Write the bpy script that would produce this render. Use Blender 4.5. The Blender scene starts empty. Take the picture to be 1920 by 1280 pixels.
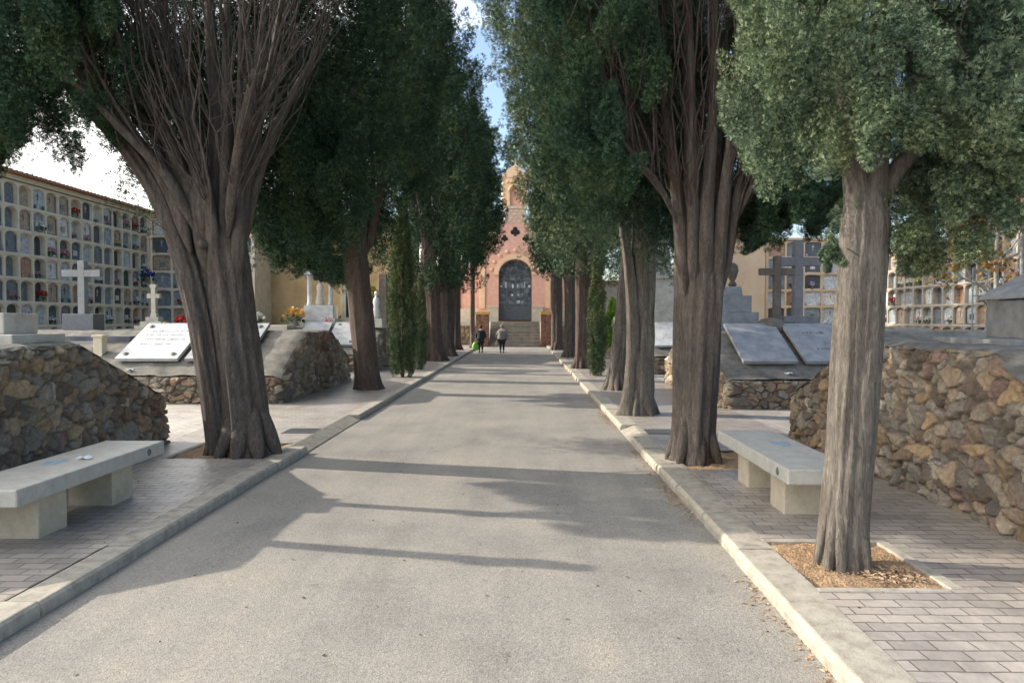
import bpy, math, random
import numpy as np
from mathutils import Vector, Matrix
R = math.radians
PI = math.pi
scene = bpy.context.scene
C = scene.collection
rnd = random.Random(7)
rng = np.random.default_rng(11)

# ------------------------------------------------------------------ camera, sky, sun, exposure
CAM_H = 1.70
cam_d = bpy.data.cameras.new('camera'); cam = bpy.data.objects.new('camera', cam_d); C.objects.link(cam)
cam.location = (0, 0, CAM_H)
cam.rotation_euler = (R(90 - 1.72), 0, R(0.9))
cam_d.lens = 24.94; cam_d.sensor_width = 36; cam_d.clip_end = 2000; cam_d.clip_start = 0.05
scene.camera = cam

SUN_EL, SUN_AZ = 27.0, 12.0        # azimuth: sun is on the left (-X), 12 deg towards +Y
sd = Vector((-math.cos(R(SUN_AZ)) * math.cos(R(SUN_EL)), math.sin(R(SUN_AZ)) * math.cos(R(SUN_EL)), math.sin(R(SUN_EL))))
sun_d = bpy.data.lights.new('sun', 'SUN'); sun = bpy.data.objects.new('sun', sun_d); C.objects.link(sun)
sun_d.energy = 3.6; sun_d.angle = R(0.5); sun_d.color = (1.0, 0.90, 0.76)
sun.rotation_euler = sd.to_track_quat('Z', 'Y').to_euler()
w = bpy.data.worlds.new('World'); scene.world = w; w.use_nodes = True
nt = w.node_tree; N = nt.nodes; L = nt.links; N.clear()
out = N.new('ShaderNodeOutputWorld'); bg = N.new('ShaderNodeBackground'); bg.inputs[1].default_value = 0.15
sky = N.new('ShaderNodeTexSky'); sky.sky_type = 'NISHITA'; sky.sun_disc = False
sky.sun_elevation = R(SUN_EL)
sky.sun_rotation = math.atan2(sd.x, sd.y)
sky.dust_density = 1.5; sky.ozone_density = 1.2
tc = N.new('ShaderNodeTexCoord'); mp = N.new('ShaderNodeMapping'); mp.inputs['Scale'].default_value = (1.6, 1.6, 5.0)
mp.inputs['Location'].default_value = (3.1, 0.4, 0.3)
nz = N.new('ShaderNodeTexNoise'); nz.inputs['Scale'].default_value = 1.7; nz.inputs['Detail'].default_value = 7
nz.inputs['Roughness'].default_value = 0.55
sx = N.new('ShaderNodeSeparateXYZ'); L.new(tc.outputs['Generated'], sx.inputs[0])
ad = N.new('ShaderNodeMath'); ad.operation = 'MULTIPLY_ADD'; ad.inputs[1].default_value = -0.55; ad.inputs[2].default_value = 0.0
L.new(sx.outputs[0], ad.inputs[0])          # more cloud towards the sun side
ad2 = N.new('ShaderNodeMath'); ad2.operation = 'ADD'; L.new(nz.outputs[0], ad2.inputs[0]); L.new(ad.outputs[0], ad2.inputs[1])
cr = N.new('ShaderNodeMapRange'); cr.inputs['From Min'].default_value = 0.50; cr.inputs['From Max'].default_value = 0.72
L.new(ad2.outputs[0], cr.inputs['Value'])
mx = N.new('ShaderNodeMix'); mx.data_type = 'RGBA'
mx.inputs['B'].default_value = (11.5, 11.3, 11.0, 1)
L.new(tc.outputs['Generated'], mp.inputs[0]); L.new(mp.outputs[0], nz.inputs[0])
L.new(cr.outputs[0], mx.inputs['Factor']); L.new(sky.outputs[0], mx.inputs['A']); L.new(mx.outputs['Result'], bg.inputs[0])
L.new(bg.outputs[0], out.inputs[0])
scene.view_settings.view_transform = 'Standard'; scene.view_settings.look = 'None'
scene.view_settings.exposure = 1.0; scene.view_settings.gamma = 1.0
scene.cycles.max_bounces = 6; scene.cycles.diffuse_bounces = 4; scene.cycles.transparent_max_bounces = 4

# ------------------------------------------------------------------ materials
def new_mat(name):
    m = bpy.data.materials.new(name); m.use_nodes = True
    n = m.node_tree.nodes; b = n['Principled BSDF']
    return m, n, m.node_tree.links, b

def ramp(n, stops):
    r = n.new('ShaderNodeValToRGB'); e = r.color_ramp.elements
    while len(e) < len(stops): e.new(0.5)
    for i, (p, c) in enumerate(stops): e[i].position = p; e[i].color = (*c, 1)
    return r

def noise_mat(name, stops, scale=8, detail=6, rough=0.85, bump=0.3, bscale=None, stretch=(1, 1, 1), bdist=0.01, coord='Object', rgh=0.6):
    m, n, l, b = new_mat(name)
    t = n.new('ShaderNodeTexCoord'); mp = n.new('ShaderNodeMapping'); mp.inputs['Scale'].default_value = stretch
    l.new(t.outputs[coord], mp.inputs[0])
    z = n.new('ShaderNodeTexNoise'); z.inputs['Scale'].default_value = scale; z.inputs['Detail'].default_value = detail
    z.inputs['Roughness'].default_value = rgh
    l.new(mp.outputs[0], z.inputs[0]); r = ramp(n, stops); l.new(z.outputs[0], r.inputs[0]); l.new(r.outputs[0], b.inputs['Base Color'])
    b.inputs['Roughness'].default_value = rough
    if bump:
        z2 = n.new('ShaderNodeTexNoise'); z2.inputs['Scale'].default_value = bscale or scale * 4; z2.inputs['Detail'].default_value = 5
        l.new(mp.outputs[0], z2.inputs[0]); bp = n.new('ShaderNodeBump'); bp.inputs['Strength'].default_value = bump
        bp.inputs['Distance'].default_value = bdist
        l.new(z2.outputs[0], bp.inputs['Height']); l.new(bp.outputs[0], b.inputs['Normal'])
    return m

def hx(r, g, b): return (r, g, b)
M = {}
M['stone_pale'] = noise_mat('pale_stone', [(0.3, (.36, .33, .28)), (0.55, (.50, .47, .41)), (0.75, (.60, .57, .50))], 5, 8, .8, .25, 60)
M['bench_stone'] = noise_mat('bench_stone', [(0.32, (.25, .235, .205)), (0.45, (.37, .355, .315)), (0.6, (.46, .44, .39)), (0.72, (.55, .52, .46))], 7, 14, .55, .15, 120, bdist=.003, rgh=.85)
M['bench_leg'] = noise_mat('bench_leg_stone', [(0.3, (.30, .25, .18)), (0.5, (.44, .38, .285)), (0.7, (.54, .47, .36))], 6, 14, .8, .2, 120, bdist=.003, rgh=.85)
M['marble'] = noise_mat('white_marble', [(0.35, (.36, .37, .375)), (0.6, (.53, .535, .53))], 4, 8, .35, .05, 30)
M['grey_marble'] = noise_mat('grey_marble', [(0.3, (.20, .205, .215)), (0.6, (.33, .335, .345))], 5, 8, .5, .05, 40)
M['granite'] = noise_mat('dark_granite', [(0.35, (.05, .06, .075)), (0.65, (.12, .13, .16))], 60, 4, .3, .03, 60)
M['grey_stone'] = noise_mat('grey_stone', [(0.3, (.17, .17, .17)), (0.6, (.28, .28, .27)), (.8, (.36, .35, .33))], 7, 8, .8, .3, 50)
M['brown_stone'] = noise_mat('brown_stone', [(0.3, (.11, .09, .075)), (0.7, (.22, .18, .15))], 8, 8, .85, .3, 50)
M['cement'] = noise_mat('weathered_cement', [(0.28, (.055, .052, .042)), (0.45, (.13, .122, .105)), (0.6, (.20, .188, .162)), (0.75, (.29, .272, .235))], 3.2, 12, .9, .7, 45, bdist=.01, rgh=.75)
M['kerb'] = noise_mat('kerb_stone', [(0.3, (.20, .175, .14)), (0.5, (.33, .30, .25)), (0.72, (.43, .395, .33))], 9, 8, .8, .5, 90, bdist=.006, rgh=.7)
M['kerb_pale'] = noise_mat('pale_kerb_edge', [(0.3, (.26, .23, .175)), (0.5, (.38, .34, .265)), (0.7, (.48, .43, .34))], 11, 10, .85, .6, 70, bdist=.008, rgh=.75)
M['soil'] = noise_mat('tan_soil', [(0.25, (.20, .12, .065)), (0.5, (.38, .25, .145)), (0.72, (.50, .35, .21))], 22, 9, .95, 1.0, 60, bdist=.03, rgh=.75)
M['ground'] = noise_mat('earth', [(0.3, (.20, .17, .13)), (0.7, (.33, .29, .23))], 2, 8, .95, .3)
M['beige_render'] = noise_mat('beige_render', [(0.3, (.64, .55, .42)), (0.6, (.80, .70, .55)), (.8, (.84, .77, .64))], 3, 8, .9, .2)
M['pale_render'] = noise_mat('pale_render', [(0.3, (.27, .24, .20)), (0.6, (.42, .375, .31))], 3, 8, .9, .2)
M['ochre'] = noise_mat('ochre_render', [(0.3, (.42, .27, .13)), (0.5, (.58, .40, .21)), (0.7, (.68, .50, .30))], 0.9, 10, .9, .2, 30)
M['peach'] = noise_mat('peach_render', [(0.25, (.52, .38, .25)), (0.75, (.66, .50, .35))], 1.2, 8, .9, .15, 30)
M['tile'] = noise_mat('terracotta_tile', [(0.3, (.26, .12, .075)), (0.7, (.45, .24, .15))], 6, 6, .85, .4, 30, stretch=(3, 3, 1))
M['salmon'] = noise_mat('salmon_brick', [(0.3, (.68, .37, .28)), (0.6, (.78, .46, .36)), (.8, (.82, .54, .43))], 4, 8, .85, .2)
M['salmon_light'] = noise_mat('salmon_moulding', [(0.3, (.78, .50, .31)), (0.7, (.86, .63, .42))], 3, 6, .8, .15)
M['cream'] = noise_mat('cream_stone', [(0.3, (.52, .46, .34)), (0.7, (.68, .62, .49))], 3, 6, .8, .15)
M['red_stone'] = noise_mat('red_rubble', [(0.3, (.08, .045, .035)), (0.5, (.2, .1, .07)), (0.7, (.3, .18, .12))], 7, 6, .9, .6, 20, bdist=.03)
M['yellow'] = noise_mat('yellow_stone', [(0.3, (.45, .26, .07)), (0.7, (.6, .38, .13))], 5, 5, .8, .1)
M['iron'] = noise_mat('dark_iron', [(0.3, (.06, .075, .09)), (0.7, (.12, .14, .16))], 10, 4, .45, .1)
M['dark'] = noise_mat('hollow_shade_black', [(0.3, (.01, .01, .01)), (0.7, (.025, .025, .025))], 10, 3, .9, 0)  # near-black colour that paints in the shade of hollows
M['grate'] = noise_mat('cast_iron', [(0.3, (.06, .065, .07)), (0.7, (.13, .14, .15))], 40, 4, .45, .2)
M['bronze'] = noise_mat('bronze', [(0.3, (.06, .07, .06)), (0.7, (.16, .17, .13))], 20, 4, .4, .1)
M['blue_stain'] = noise_mat('faded_blue_mark', [(0.3, (.16, .26, .36)), (0.7, (.34, .42, .48))], 25, 6, .6, .1)
M['paper'] = noise_mat('white_paper', [(0.3, (.66, .67, .68)), (0.7, (.8, .8, .8))], 10, 3, .8, 0)
M['white_metal'] = noise_mat('white_metal', [(0.3, (.6, .6, .6)), (0.7, (.78, .78, .77))], 10, 3, .5, 0)
M['grey_metal'] = noise_mat('grey_metal', [(0.3, (.10, .105, .11)), (0.7, (.18, .185, .19))], 10, 3, .5, 0)
M['glass'] = noise_mat('window_glass', [(0.3, (.55, .62, .66)), (0.7, (.75, .8, .82))], 2, 3, .15, 0)
M['ink'] = noise_mat('incised_letters', [(0.3, (.05, .05, .055)), (0.7, (.11, .11, .12))], 10, 3, .8, 0)
M['ink_soft'] = noise_mat('worn_letters', [(0.3, (.16, .165, .17)), (0.7, (.25, .255, .26))], 10, 3, .8, 0)
M['skin'] = noise_mat('skin', [(0.3, (.42, .25, .17)), (0.7, (.52, .33, .24))], 10, 3, .6, 0)
M['hair_dark'] = noise_mat('dark_hair', [(0.3, (.03, .022, .018)), (0.7, (.07, .05, .04))], 60, 3, .7, .2)
M['hair_grey'] = noise_mat('grey_hair', [(0.3, (.16, .15, .14)), (0.7, (.3, .28, .26))], 60, 3, .7, .2)
M['coat_dark'] = noise_mat('dark_coat', [(0.3, (.012, .022, .03)), (0.7, (.03, .045, .055))], 20, 4, .85, .3)
M['coat_grey'] = noise_mat('grey_coat', [(0.3, (.19, .18, .17)), (0.7, (.31, .30, .28))], 25, 4, .9, .3)
M['trousers'] = noise_mat('dark_trousers', [(0.3, (.015, .013, .022)), (0.7, (.035, .03, .045))], 20, 4, .9, .3)
M['bag_green'] = noise_mat('green_bag', [(0.3, (.16, .42, .06)), (0.7, (.32, .62, .14))], 12, 4, .5, .4)
M['bag_pale'] = noise_mat('pale_bag', [(0.3, (.48, .46, .38)), (0.7, (.62, .60, .5))], 12, 4, .6, .3)
M['shoe'] = noise_mat('black_shoe', [(0.3, (.012, .012, .012)), (0.7, (.03, .03, .03))], 20, 3, .5, 0)

def bark_mat(name, dark, mid, light, tint):
    m, n, l, b = new_mat(name)
    t = n.new('ShaderNodeTexCoord')
    def nzt(sc, st, det, dist):
        mp = n.new('ShaderNodeMapping'); mp.inputs['Scale'].default_value = st; l.new(t.outputs['Object'], mp.inputs[0])
        z = n.new('ShaderNodeTexNoise'); z.inputs['Scale'].default_value = sc; z.inputs['Detail'].default_value = det; z.inputs['Roughness'].default_value = .72; z.inputs['Distortion'].default_value = dist
        l.new(mp.outputs[0], z.inputs[0]); return z.outputs[0]
    za = nzt(52, (1, 1, .2), 10, 1.2); zb = nzt(16, (1, 1, .13), 6, .5); zc = nzt(2.2, (1, 1, 1), 6, 0)
    av = n.new('ShaderNodeMath'); av.operation = 'MULTIPLY_ADD'; av.inputs[1].default_value = .55; l.new(za, av.inputs[0])
    hb = n.new('ShaderNodeMath'); hb.operation = 'MULTIPLY'; hb.inputs[1].default_value = .45; l.new(zb, hb.inputs[0]); l.new(hb.outputs[0], av.inputs[2])
    r = ramp(n, [(0.36, dark), (0.5, mid), (0.64, light)]); l.new(av.outputs[0], r.inputs[0])
    r3 = ramp(n, [(0.35, (1, 1, 1)), (0.55, (.85, .84, .84)), (0.7, tint)]); l.new(zc, r3.inputs[0])
    mm = n.new('ShaderNodeMix'); mm.data_type = 'RGBA'; mm.blend_type = 'MULTIPLY'; mm.inputs['Factor'].default_value = 1
    l.new(r.outputs[0], mm.inputs['A']); l.new(r3.outputs[0], mm.inputs['B']); l.new(mm.outputs['Result'], b.inputs['Base Color'])
    b.inputs['Roughness'].default_value = .92
    bp = n.new('ShaderNodeBump'); bp.inputs['Strength'].default_value = 1; bp.inputs['Distance'].default_value = .04
    l.new(av.outputs[0], bp.inputs['Height']); l.new(bp.outputs[0], b.inputs['Normal'])
    return m
M['bark'] = bark_mat('cypress_bark', (.038, .030, .025), (.108, .088, .073), (.21, .175, .148), (1.0, .86, .76))
M['bark_red'] = bark_mat('brown_bark', (.036, .025, .020), (.100, .070, .056), (.185, .142, .118), (1.0, .84, .74))
M['bark_pale'] = bark_mat('pale_bark', (.055, .046, .038), (.145, .126, .105), (.28, .25, .21), (.95, .86, .78))

def leaf_mat(name, cols, trans=.12):
    m, n, l, b = new_mat(name)
    g = n.new('ShaderNodeNewGeometry'); r = ramp(n, [(i / (len(cols) - 1), c) for i, c in enumerate(cols)])
    l.new(g.outputs['Random Per Island'], r.inputs[0])
    t = n.new('ShaderNodeTexCoord'); z = n.new('ShaderNodeTexNoise'); z.inputs['Scale'].default_value = 1.3; z.inputs['Detail'].default_value = 3
    l.new(t.outputs['Object'], z.inputs[0])
    r2 = ramp(n, [(0.34, (.72, .80, .88)), (0.48, (1, 1, 1)), (0.62, (1.25, 1.12, .95)), (0.74, (1.6, 1.08, .8))]); l.new(z.outputs[0], r2.inputs[0])
    mm = n.new('ShaderNodeMix'); mm.data_type = 'RGBA'; mm.blend_type = 'MULTIPLY'; mm.inputs['Factor'].default_value = 1
    l.new(r.outputs[0], mm.inputs['A']); l.new(r2.outputs[0], mm.inputs['B']); l.new(mm.outputs['Result'], b.inputs['Base Color'])
    b.inputs['Roughness'].default_value = .8
    b.inputs['Specular IOR Level'].default_value = .08
    return m
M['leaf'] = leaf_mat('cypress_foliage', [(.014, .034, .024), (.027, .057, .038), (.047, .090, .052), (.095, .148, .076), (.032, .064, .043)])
M['leaf_sunlit'] = leaf_mat('sunlit_cypress_foliage', [(.025, .050, .035), (.055, .092, .058), (.125, .178, .105), (.25, .31, .19), (.045, .078, .052)])  # paler copy of the cypress foliage, sunlight put into its colour
M['leaf_young'] = leaf_mat('young_cypress_foliage', [(.05, .078, .042), (.10, .14, .068), (.18, .225, .12), (.075, .11, .058)])
M['leaf_autumn'] = leaf_mat('autumn_foliage', [(.25, .11, .03), (.35, .19, .07), (.18, .17, .06), (.10, .12, .05), (.3, .13, .05)])
M['leaf_bright'] = leaf_mat('bright_bush', [(.12, .24, .03), (.2, .34, .06), (.08, .16, .03)])
M['leaf_yellow'] = leaf_mat('yellow_shrub', [(.25, .24, .05), (.4, .34, .08), (.15, .17, .05)])
M['litter'] = leaf_mat('dry_leaf_litter', [(.24, .15, .09), (.38, .26, .165), (.31, .20, .13), (.46, .35, .24), (.16, .105, .07)])
M['litter_dark'] = leaf_mat('dark_leaf_bits', [(.03, .025, .02), (.09, .06, .04), (.16, .10, .06)])
M['stem'] = noise_mat('green_stem', [(0.3, (.03, .07, .02)), (0.7, (.07, .13, .04))], 20, 3, .8, 0)
for k, cols in dict(red=[(.45, .02, .03), (.6, .06, .06), (.3, .01, .02)], white=[(.7, .7, .66), (.8, .8, .76), (.6, .62, .56)], pink=[(.6, .25, .32), (.7, .4, .45), (.5, .15, .22)],
                    blue=[(.03, .07, .28), (.06, .14, .4), (.02, .04, .15)], orange=[(.65, .28, .05), (.72, .42, .10), (.7, .5, .25)], purple=[(.22, .10, .38), (.34, .2, .5)],
                    yellow=[(.6, .5, .1), (.7, .62, .25)]).items():
    M['fl_' + k] = leaf_mat(k + '_petals', cols)

def vcol_mat():
    m, n, l, b = new_mat('rubble_stone')
    a = n.new('ShaderNodeAttribute'); a.attribute_name = 'Col'
    t = n.new('ShaderNodeTexCoord'); z = n.new('ShaderNodeTexNoise'); z.inputs['Scale'].default_value = 26; z.inputs['Detail'].default_value = 8; z.inputs['Roughness'].default_value = .7
    l.new(t.outputs['Object'], z.inputs[0]); r = ramp(n, [(0.3, (.62, .6, .58)), (0.5, (.95, .95, .95)), (0.7, (1.35, 1.3, 1.25))]); l.new(z.outputs[0], r.inputs[0])
    mm = n.new('ShaderNodeMix'); mm.data_type = 'RGBA'; mm.blend_type = 'MULTIPLY'; mm.inputs['Factor'].default_value = 1
    l.new(a.outputs['Color'], mm.inputs['A']); l.new(r.outputs[0], mm.inputs['B']); l.new(mm.outputs['Result'], b.inputs['Base Color'])
    b.inputs['Roughness'].default_value = .85
    bp = n.new('ShaderNodeBump'); bp.inputs['Strength'].default_value = .8; bp.inputs['Distance'].default_value = .02
    l.new(z.outputs[0], bp.inputs['Height']); l.new(bp.outputs[0], b.inputs['Normal'])
    return m
M['rubble'] = vcol_mat()

def paver_mat(name, rot, stops_a, stops_b, mortar, rough=.6):
    m, n, l, b = new_mat(name)
    t = n.new('ShaderNodeTexCoord'); mp = n.new('ShaderNodeMapping'); mp.inputs['Rotation'].default_value = (0, 0, rot)
    l.new(t.outputs['Object'], mp.inputs[0])
    dz = n.new('ShaderNodeTexNoise'); dz.inputs['Scale'].default_value = 3.5; dz.inputs['Detail'].default_value = 3; l.new(mp.outputs[0], dz.inputs[0])
    va = n.new('ShaderNodeVectorMath'); va.operation = 'MULTIPLY_ADD'; va.inputs[1].default_value = (.03, .03, 0)
    l.new(dz.outputs['Color'], va.inputs[0]); l.new(mp.outputs[0], va.inputs[2])
    br = n.new('ShaderNodeTexBrick'); br.inputs['Scale'].default_value = 1; br.inputs['Brick Width'].default_value = .205; br.inputs['Row Height'].default_value = .105
    br.inputs['Mortar Size'].default_value = .005; br.inputs['Mortar Smooth'].default_value = .6; br.inputs['Bias'].default_value = 0
    br.inputs['Color1'].default_value = (*stops_a, 1); br.inputs['Color2'].default_value = (*stops_b, 1); br.inputs['Mortar'].default_value = (*mortar, 1)
    l.new(va.outputs[0], br.inputs['Vector'])
    z = n.new('ShaderNodeTexNoise'); z.inputs['Scale'].default_value = 1.6; z.inputs['Detail'].default_value = 10; z.inputs['Roughness'].default_value = .7
    l.new(t.outputs['Object'], z.inputs[0]); r = ramp(n, [(0.3, (.72, .70, .70)), (0.5, (1, 1, 1)), (0.72, (1.22, 1.18, 1.12))]); l.new(z.outputs[0], r.inputs[0])
    mm = n.new('ShaderNodeMix'); mm.data_type = 'RGBA'; mm.blend_type = 'MULTIPLY'; mm.inputs['Factor'].default_value = 1
    l.new(br.outputs[0], mm.inputs['A']); l.new(r.outputs[0], mm.inputs['B']); l.new(mm.outputs['Result'], b.inputs['Base Color'])
    b.inputs['Roughness'].default_value = rough
    iv = n.new('ShaderNodeMath'); iv.operation = 'SUBTRACT'; iv.inputs[0].default_value = 1; l.new(br.outputs['Fac'], iv.inputs[1])
    z4 = n.new('ShaderNodeTexNoise'); z4.inputs['Scale'].default_value = 9; z4.inputs['Detail'].default_value = 6; l.new(t.outputs['Object'], z4.inputs[0])
    ad = n.new('ShaderNodeMath'); ad.operation = 'MULTIPLY_ADD'; ad.inputs[1].default_value = 1.1; l.new(z4.outputs[0], ad.inputs[0]); l.new(iv.outputs[0], ad.inputs[2])
    bp = n.new('ShaderNodeBump'); bp.inputs['Strength'].default_value = 1; bp.inputs['Distance'].default_value = .012
    l.new(ad.outputs[0], bp.inputs['Height']); l.new(bp.outputs[0], b.inputs['Normal'])
    return m
M['paver'] = paver_mat('pavement_blocks', 0, (.375, .335, .295), (.275, .247, .222), (.16, .14, .12), .42)
M['paver_x'] = paver_mat('cross_path_blocks', PI / 2, (.46, .42, .375), (.37, .34, .305), (.17, .15, .13), .55)

def road_mat():
    m, n, l, b = new_mat('worn_asphalt')
    t = n.new('ShaderNodeTexCoord')
    v = n.new('ShaderNodeTexVoronoi'); v.inputs['Scale'].default_value = 120; l.new(t.outputs['Object'], v.inputs['Vector'])
    r = ramp(n, [(0.0, (.15, .139, .122)), (0.3, (.222, .207, .183)), (0.6, (.27, .252, .224)), (0.92, (.325, .305, .272)), (1.0, (.45, .43, .40))])
    l.new(v.outputs['Color'], r.inputs[0])
    def mul(src, sc, st, stops, det=10):
        mp = n.new('ShaderNodeMapping'); mp.inputs['Scale'].default_value = st; l.new(t.outputs['Object'], mp.inputs[0])
        z = n.new('ShaderNodeTexNoise'); z.inputs['Scale'].default_value = sc; z.inputs['Detail'].default_value = det; z.inputs['Roughness'].default_value = .62; l.new(mp.outputs[0], z.inputs[0])
        r2 = ramp(n, stops); l.new(z.outputs[0], r2.inputs[0]); mm = n.new('ShaderNodeMix'); mm.data_type = 'RGBA'; mm.blend_type = 'MULTIPLY'; mm.inputs['Factor'].default_value = 1
        l.new(src, mm.inputs['A']); l.new(r2.outputs[0], mm.inputs['B']); return mm.outputs['Result']
    c = mul(r.outputs[0], .8, (1, 1, 1), [(0.3, (.70, .70, .72)), (0.5, (.93, .93, .93)), (0.7, (1.10, 1.08, 1.03))])
    c = mul(c, 1.6, (1.6, .14, 1), [(0.32, (.86, .86, .87)), (0.5, (1, 1, 1)), (0.68, (1.10, 1.08, 1.05))])     # worn lengthwise
    c = mul(c, 5.5, (1, 1, 1), [(0.27, (.70, .68, .66)), (0.36, (1, 1, 1)), (1, (1, 1, 1))], 4)                    # scattered stains
    l.new(c, b.inputs['Base Color']); b.inputs['Roughness'].default_value = .85
    bp = n.new('ShaderNodeBump'); bp.inputs['Strength'].default_value = .4; bp.inputs['Distance'].default_value = .005
    l.new(v.outputs['Distance'], bp.inputs['Height']); l.new(bp.outputs[0], b.inputs['Normal'])
    return m
M['road'] = road_mat()

def niche_mat(name, cols, rough=.35):
    m, n, l, b = new_mat(name)
    o = n.new('ShaderNodeObjectInfo'); r = ramp(n, [(i / len(cols), c) for i, c in enumerate(cols)]); r.color_ramp.interpolation = 'CONSTANT'
    l.new(o.outputs['Random'], r.inputs[0])
    t = n.new('ShaderNodeTexCoord'); z = n.new('ShaderNodeTexNoise'); z.inputs['Scale'].default_value = 9; z.inputs['Detail'].default_value = 8
    l.new(t.outputs['Object'], z.inputs[0]); r2 = ramp(n, [(0.3, (.65, .65, .65)), (0.7, (1.25, 1.25, 1.25))]); l.new(z.outputs[0], r2.inputs[0])
    mm = n.new('ShaderNodeMix'); mm.data_type = 'RGBA'; mm.blend_type = 'MULTIPLY'; mm.inputs['Factor'].default_value = 1
    l.new(r.outputs[0], mm.inputs['A']); l.new(r2.outputs[0], mm.inputs['B']); l.new(mm.outputs['Result'], b.inputs['Base Color'])
    b.inputs['Roughness'].default_value = rough
    return m
M['niche'] = niche_mat('niche_slab', [(.09, .11, .13), (.50, .54, .58), (.18, .21, .24), (.42, .33, .25), (.30, .34, .38), (.06, .07, .08), (.66, .66, .65), (.40, .24, .17), (.22, .28, .31), (.44, .48, .51)])
M['niche_trim'] = niche_mat('niche_trim', [(.5, .5, .5), (.2, .2, .2), (.62, .6, .56), (.35, .3, .22), (.1, .1, .1)], .4)

# ------------------------------------------------------------------ mesh helpers
class MB:
    def __init__(s): s.v = []; s.f = []; s.mi = []; s.sm = []
    def add(s, vs, fs, mi=0, sm=False):
        o = len(s.v); s.v += [tuple(p) for p in vs]; s.f += [tuple(i + o for i in f) for f in fs]; s.mi += [mi] * len(fs); s.sm += [sm] * len(fs)
    def box(s, x0, x1, y0, y1, z0, z1, mi=0, taper=0.0):
        t = taper
        vs = [(x0, y0, z0), (x1, y0, z0), (x1, y1, z0), (x0, y1, z0), (x0 + t, y0 + t, z1), (x1 - t, y0 + t, z1), (x1 - t, y1 - t, z1), (x0 + t, y1 - t, z1)]
        s.add(vs, [(3, 2, 1, 0), (4, 5, 6, 7), (0, 1, 5, 4), (1, 2, 6, 5), (2, 3, 7, 6), (3, 0, 4, 7)], mi); return s
    def prism(s, pts, h0, h1, axis='y', mi=0):
        n = len(pts)
        def P(a, b, h): return (a, h, b) if axis == 'y' else ((a, b, h) if axis == 'z' else (h, a, b))
        vs = [P(a, b, h0) for a, b in pts] + [P(a, b, h1) for a, b in pts]
        fs = [tuple(range(n)), tuple(range(2 * n - 1, n - 1, -1))] + [(i, i + n, (i + 1) % n + n, (i + 1) % n) for i in range(n)]
        s.add(vs, fs, mi); return s
    def lathe(s, prof, c=(0, 0, 0), n=16, mi=0, sm=True, sq=None):
        vs = []; fs = []
        for r_, z_ in prof:
            for k in range(n):
                a = 2 * PI * k / n; vs.append((c[0] + r_ * math.cos(a), c[1] + r_ * math.sin(a) * (sq or 1), c[2] + z_))
        for i in range(len(prof) - 1):
            for k in range(n): fs.append((i * n + k, i * n + (k + 1) % n, (i + 1) * n + (k + 1) % n, (i + 1) * n + k))
        fs.append(tuple(range(n - 1, -1, -1))); fs.append(tuple((len(prof) - 1) * n + k for k in range(n)))
        s.add(vs, fs, mi, sm); return s
    def tube(s, pts, rads, n=8, mi=0, sm=True, flute=0.0, seed=0):
        pts = [Vector(p) for p in pts]; vs = []; fs = []
        rr = random.Random(seed); ph = [rr.uniform(0, 6.28) for _ in range(4)]
        up = Vector((0.31, 0.95, 0.02)).normalized()
        zc = 0; fine = None
        if flute and n >= 12:
            zl = np.concatenate([[0], np.cumsum([(pts[i + 1] - pts[i]).length for i in range(len(pts) - 1)])]); Z_, T_ = np.repeat(zl, n), np.tile(2 * PI * np.arange(n) / n, len(pts)); rr0 = max(rads[0], .04)
            c_ = np.stack([np.cos(T_) * rr0 * 26 + seed, np.sin(T_) * rr0 * 26, Z_ * 1.4], 1); d_ = c_ * [2.3, 2.3, 2.6]
            fine = 1 + min(.022 / rr0, .16) * (1.3 * (vnoise(c_, 3) - .5) + .8 * (vnoise(d_, 4) - .5))
        for i, p in enumerate(pts):
            d = (pts[min(i + 1, len(pts) - 1)] - pts[max(i - 1, 0)]).normalized()
            a = d.cross(up).normalized(); b_ = a.cross(d).normalized()
            if i: zc += (p - pts[i - 1]).length
            for k in range(n):
                t = 2 * PI * k / n
                q = rads[i]
                if fine is not None: q *= fine[i * n + k]
                if flute:
                    q *= 1 + flute * (.55 * math.sin(3 * t + ph[0] + .5 * zc) + .4 * math.sin(5 * t + ph[1] - .7 * zc) + .35 * math.sin(9 * t + ph[2] + .9 * zc) + .25 * math.sin(14 * t + ph[3] - 1.3 * zc))
                v = p + a * (q * math.cos(t)) + b_ * (q * math.sin(t)); vs.append(v)
        for i in range(len(pts) - 1):
            for k in range(n): fs.append((i * n + k, i * n + (k + 1) % n, (i + 1) * n + (k + 1) % n, (i + 1) * n + k))
        fs.append(tuple(range(n - 1, -1, -1))); fs.append(tuple((len(pts) - 1) * n + k for k in range(n)))
        s.add(vs, fs, mi, sm); return s
    def build(s, name, mats, parent=None, bevel=0, loc=None):
        me = bpy.data.meshes.new(name); me.from_pydata(s.v, [], s.f)
        if not isinstance(mats, (list, tuple)): mats = [mats]
        for m in mats: me.materials.append(M[m] if isinstance(m, str) else m)
        me.polygons.foreach_set('material_index', s.mi); me.polygons.foreach_set('use_smooth', s.sm); me.update()
        o = bpy.data.objects.new(name, me); C.objects.link(o)
        if parent: o.parent = parent
        if loc: o.location = loc
        if bevel:
            b = o.modifiers.new('bevel', 'BEVEL'); b.width = bevel; b.segments = 2; b.limit_method = 'ANGLE'; b.angle_limit = R(40)
        return o

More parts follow.
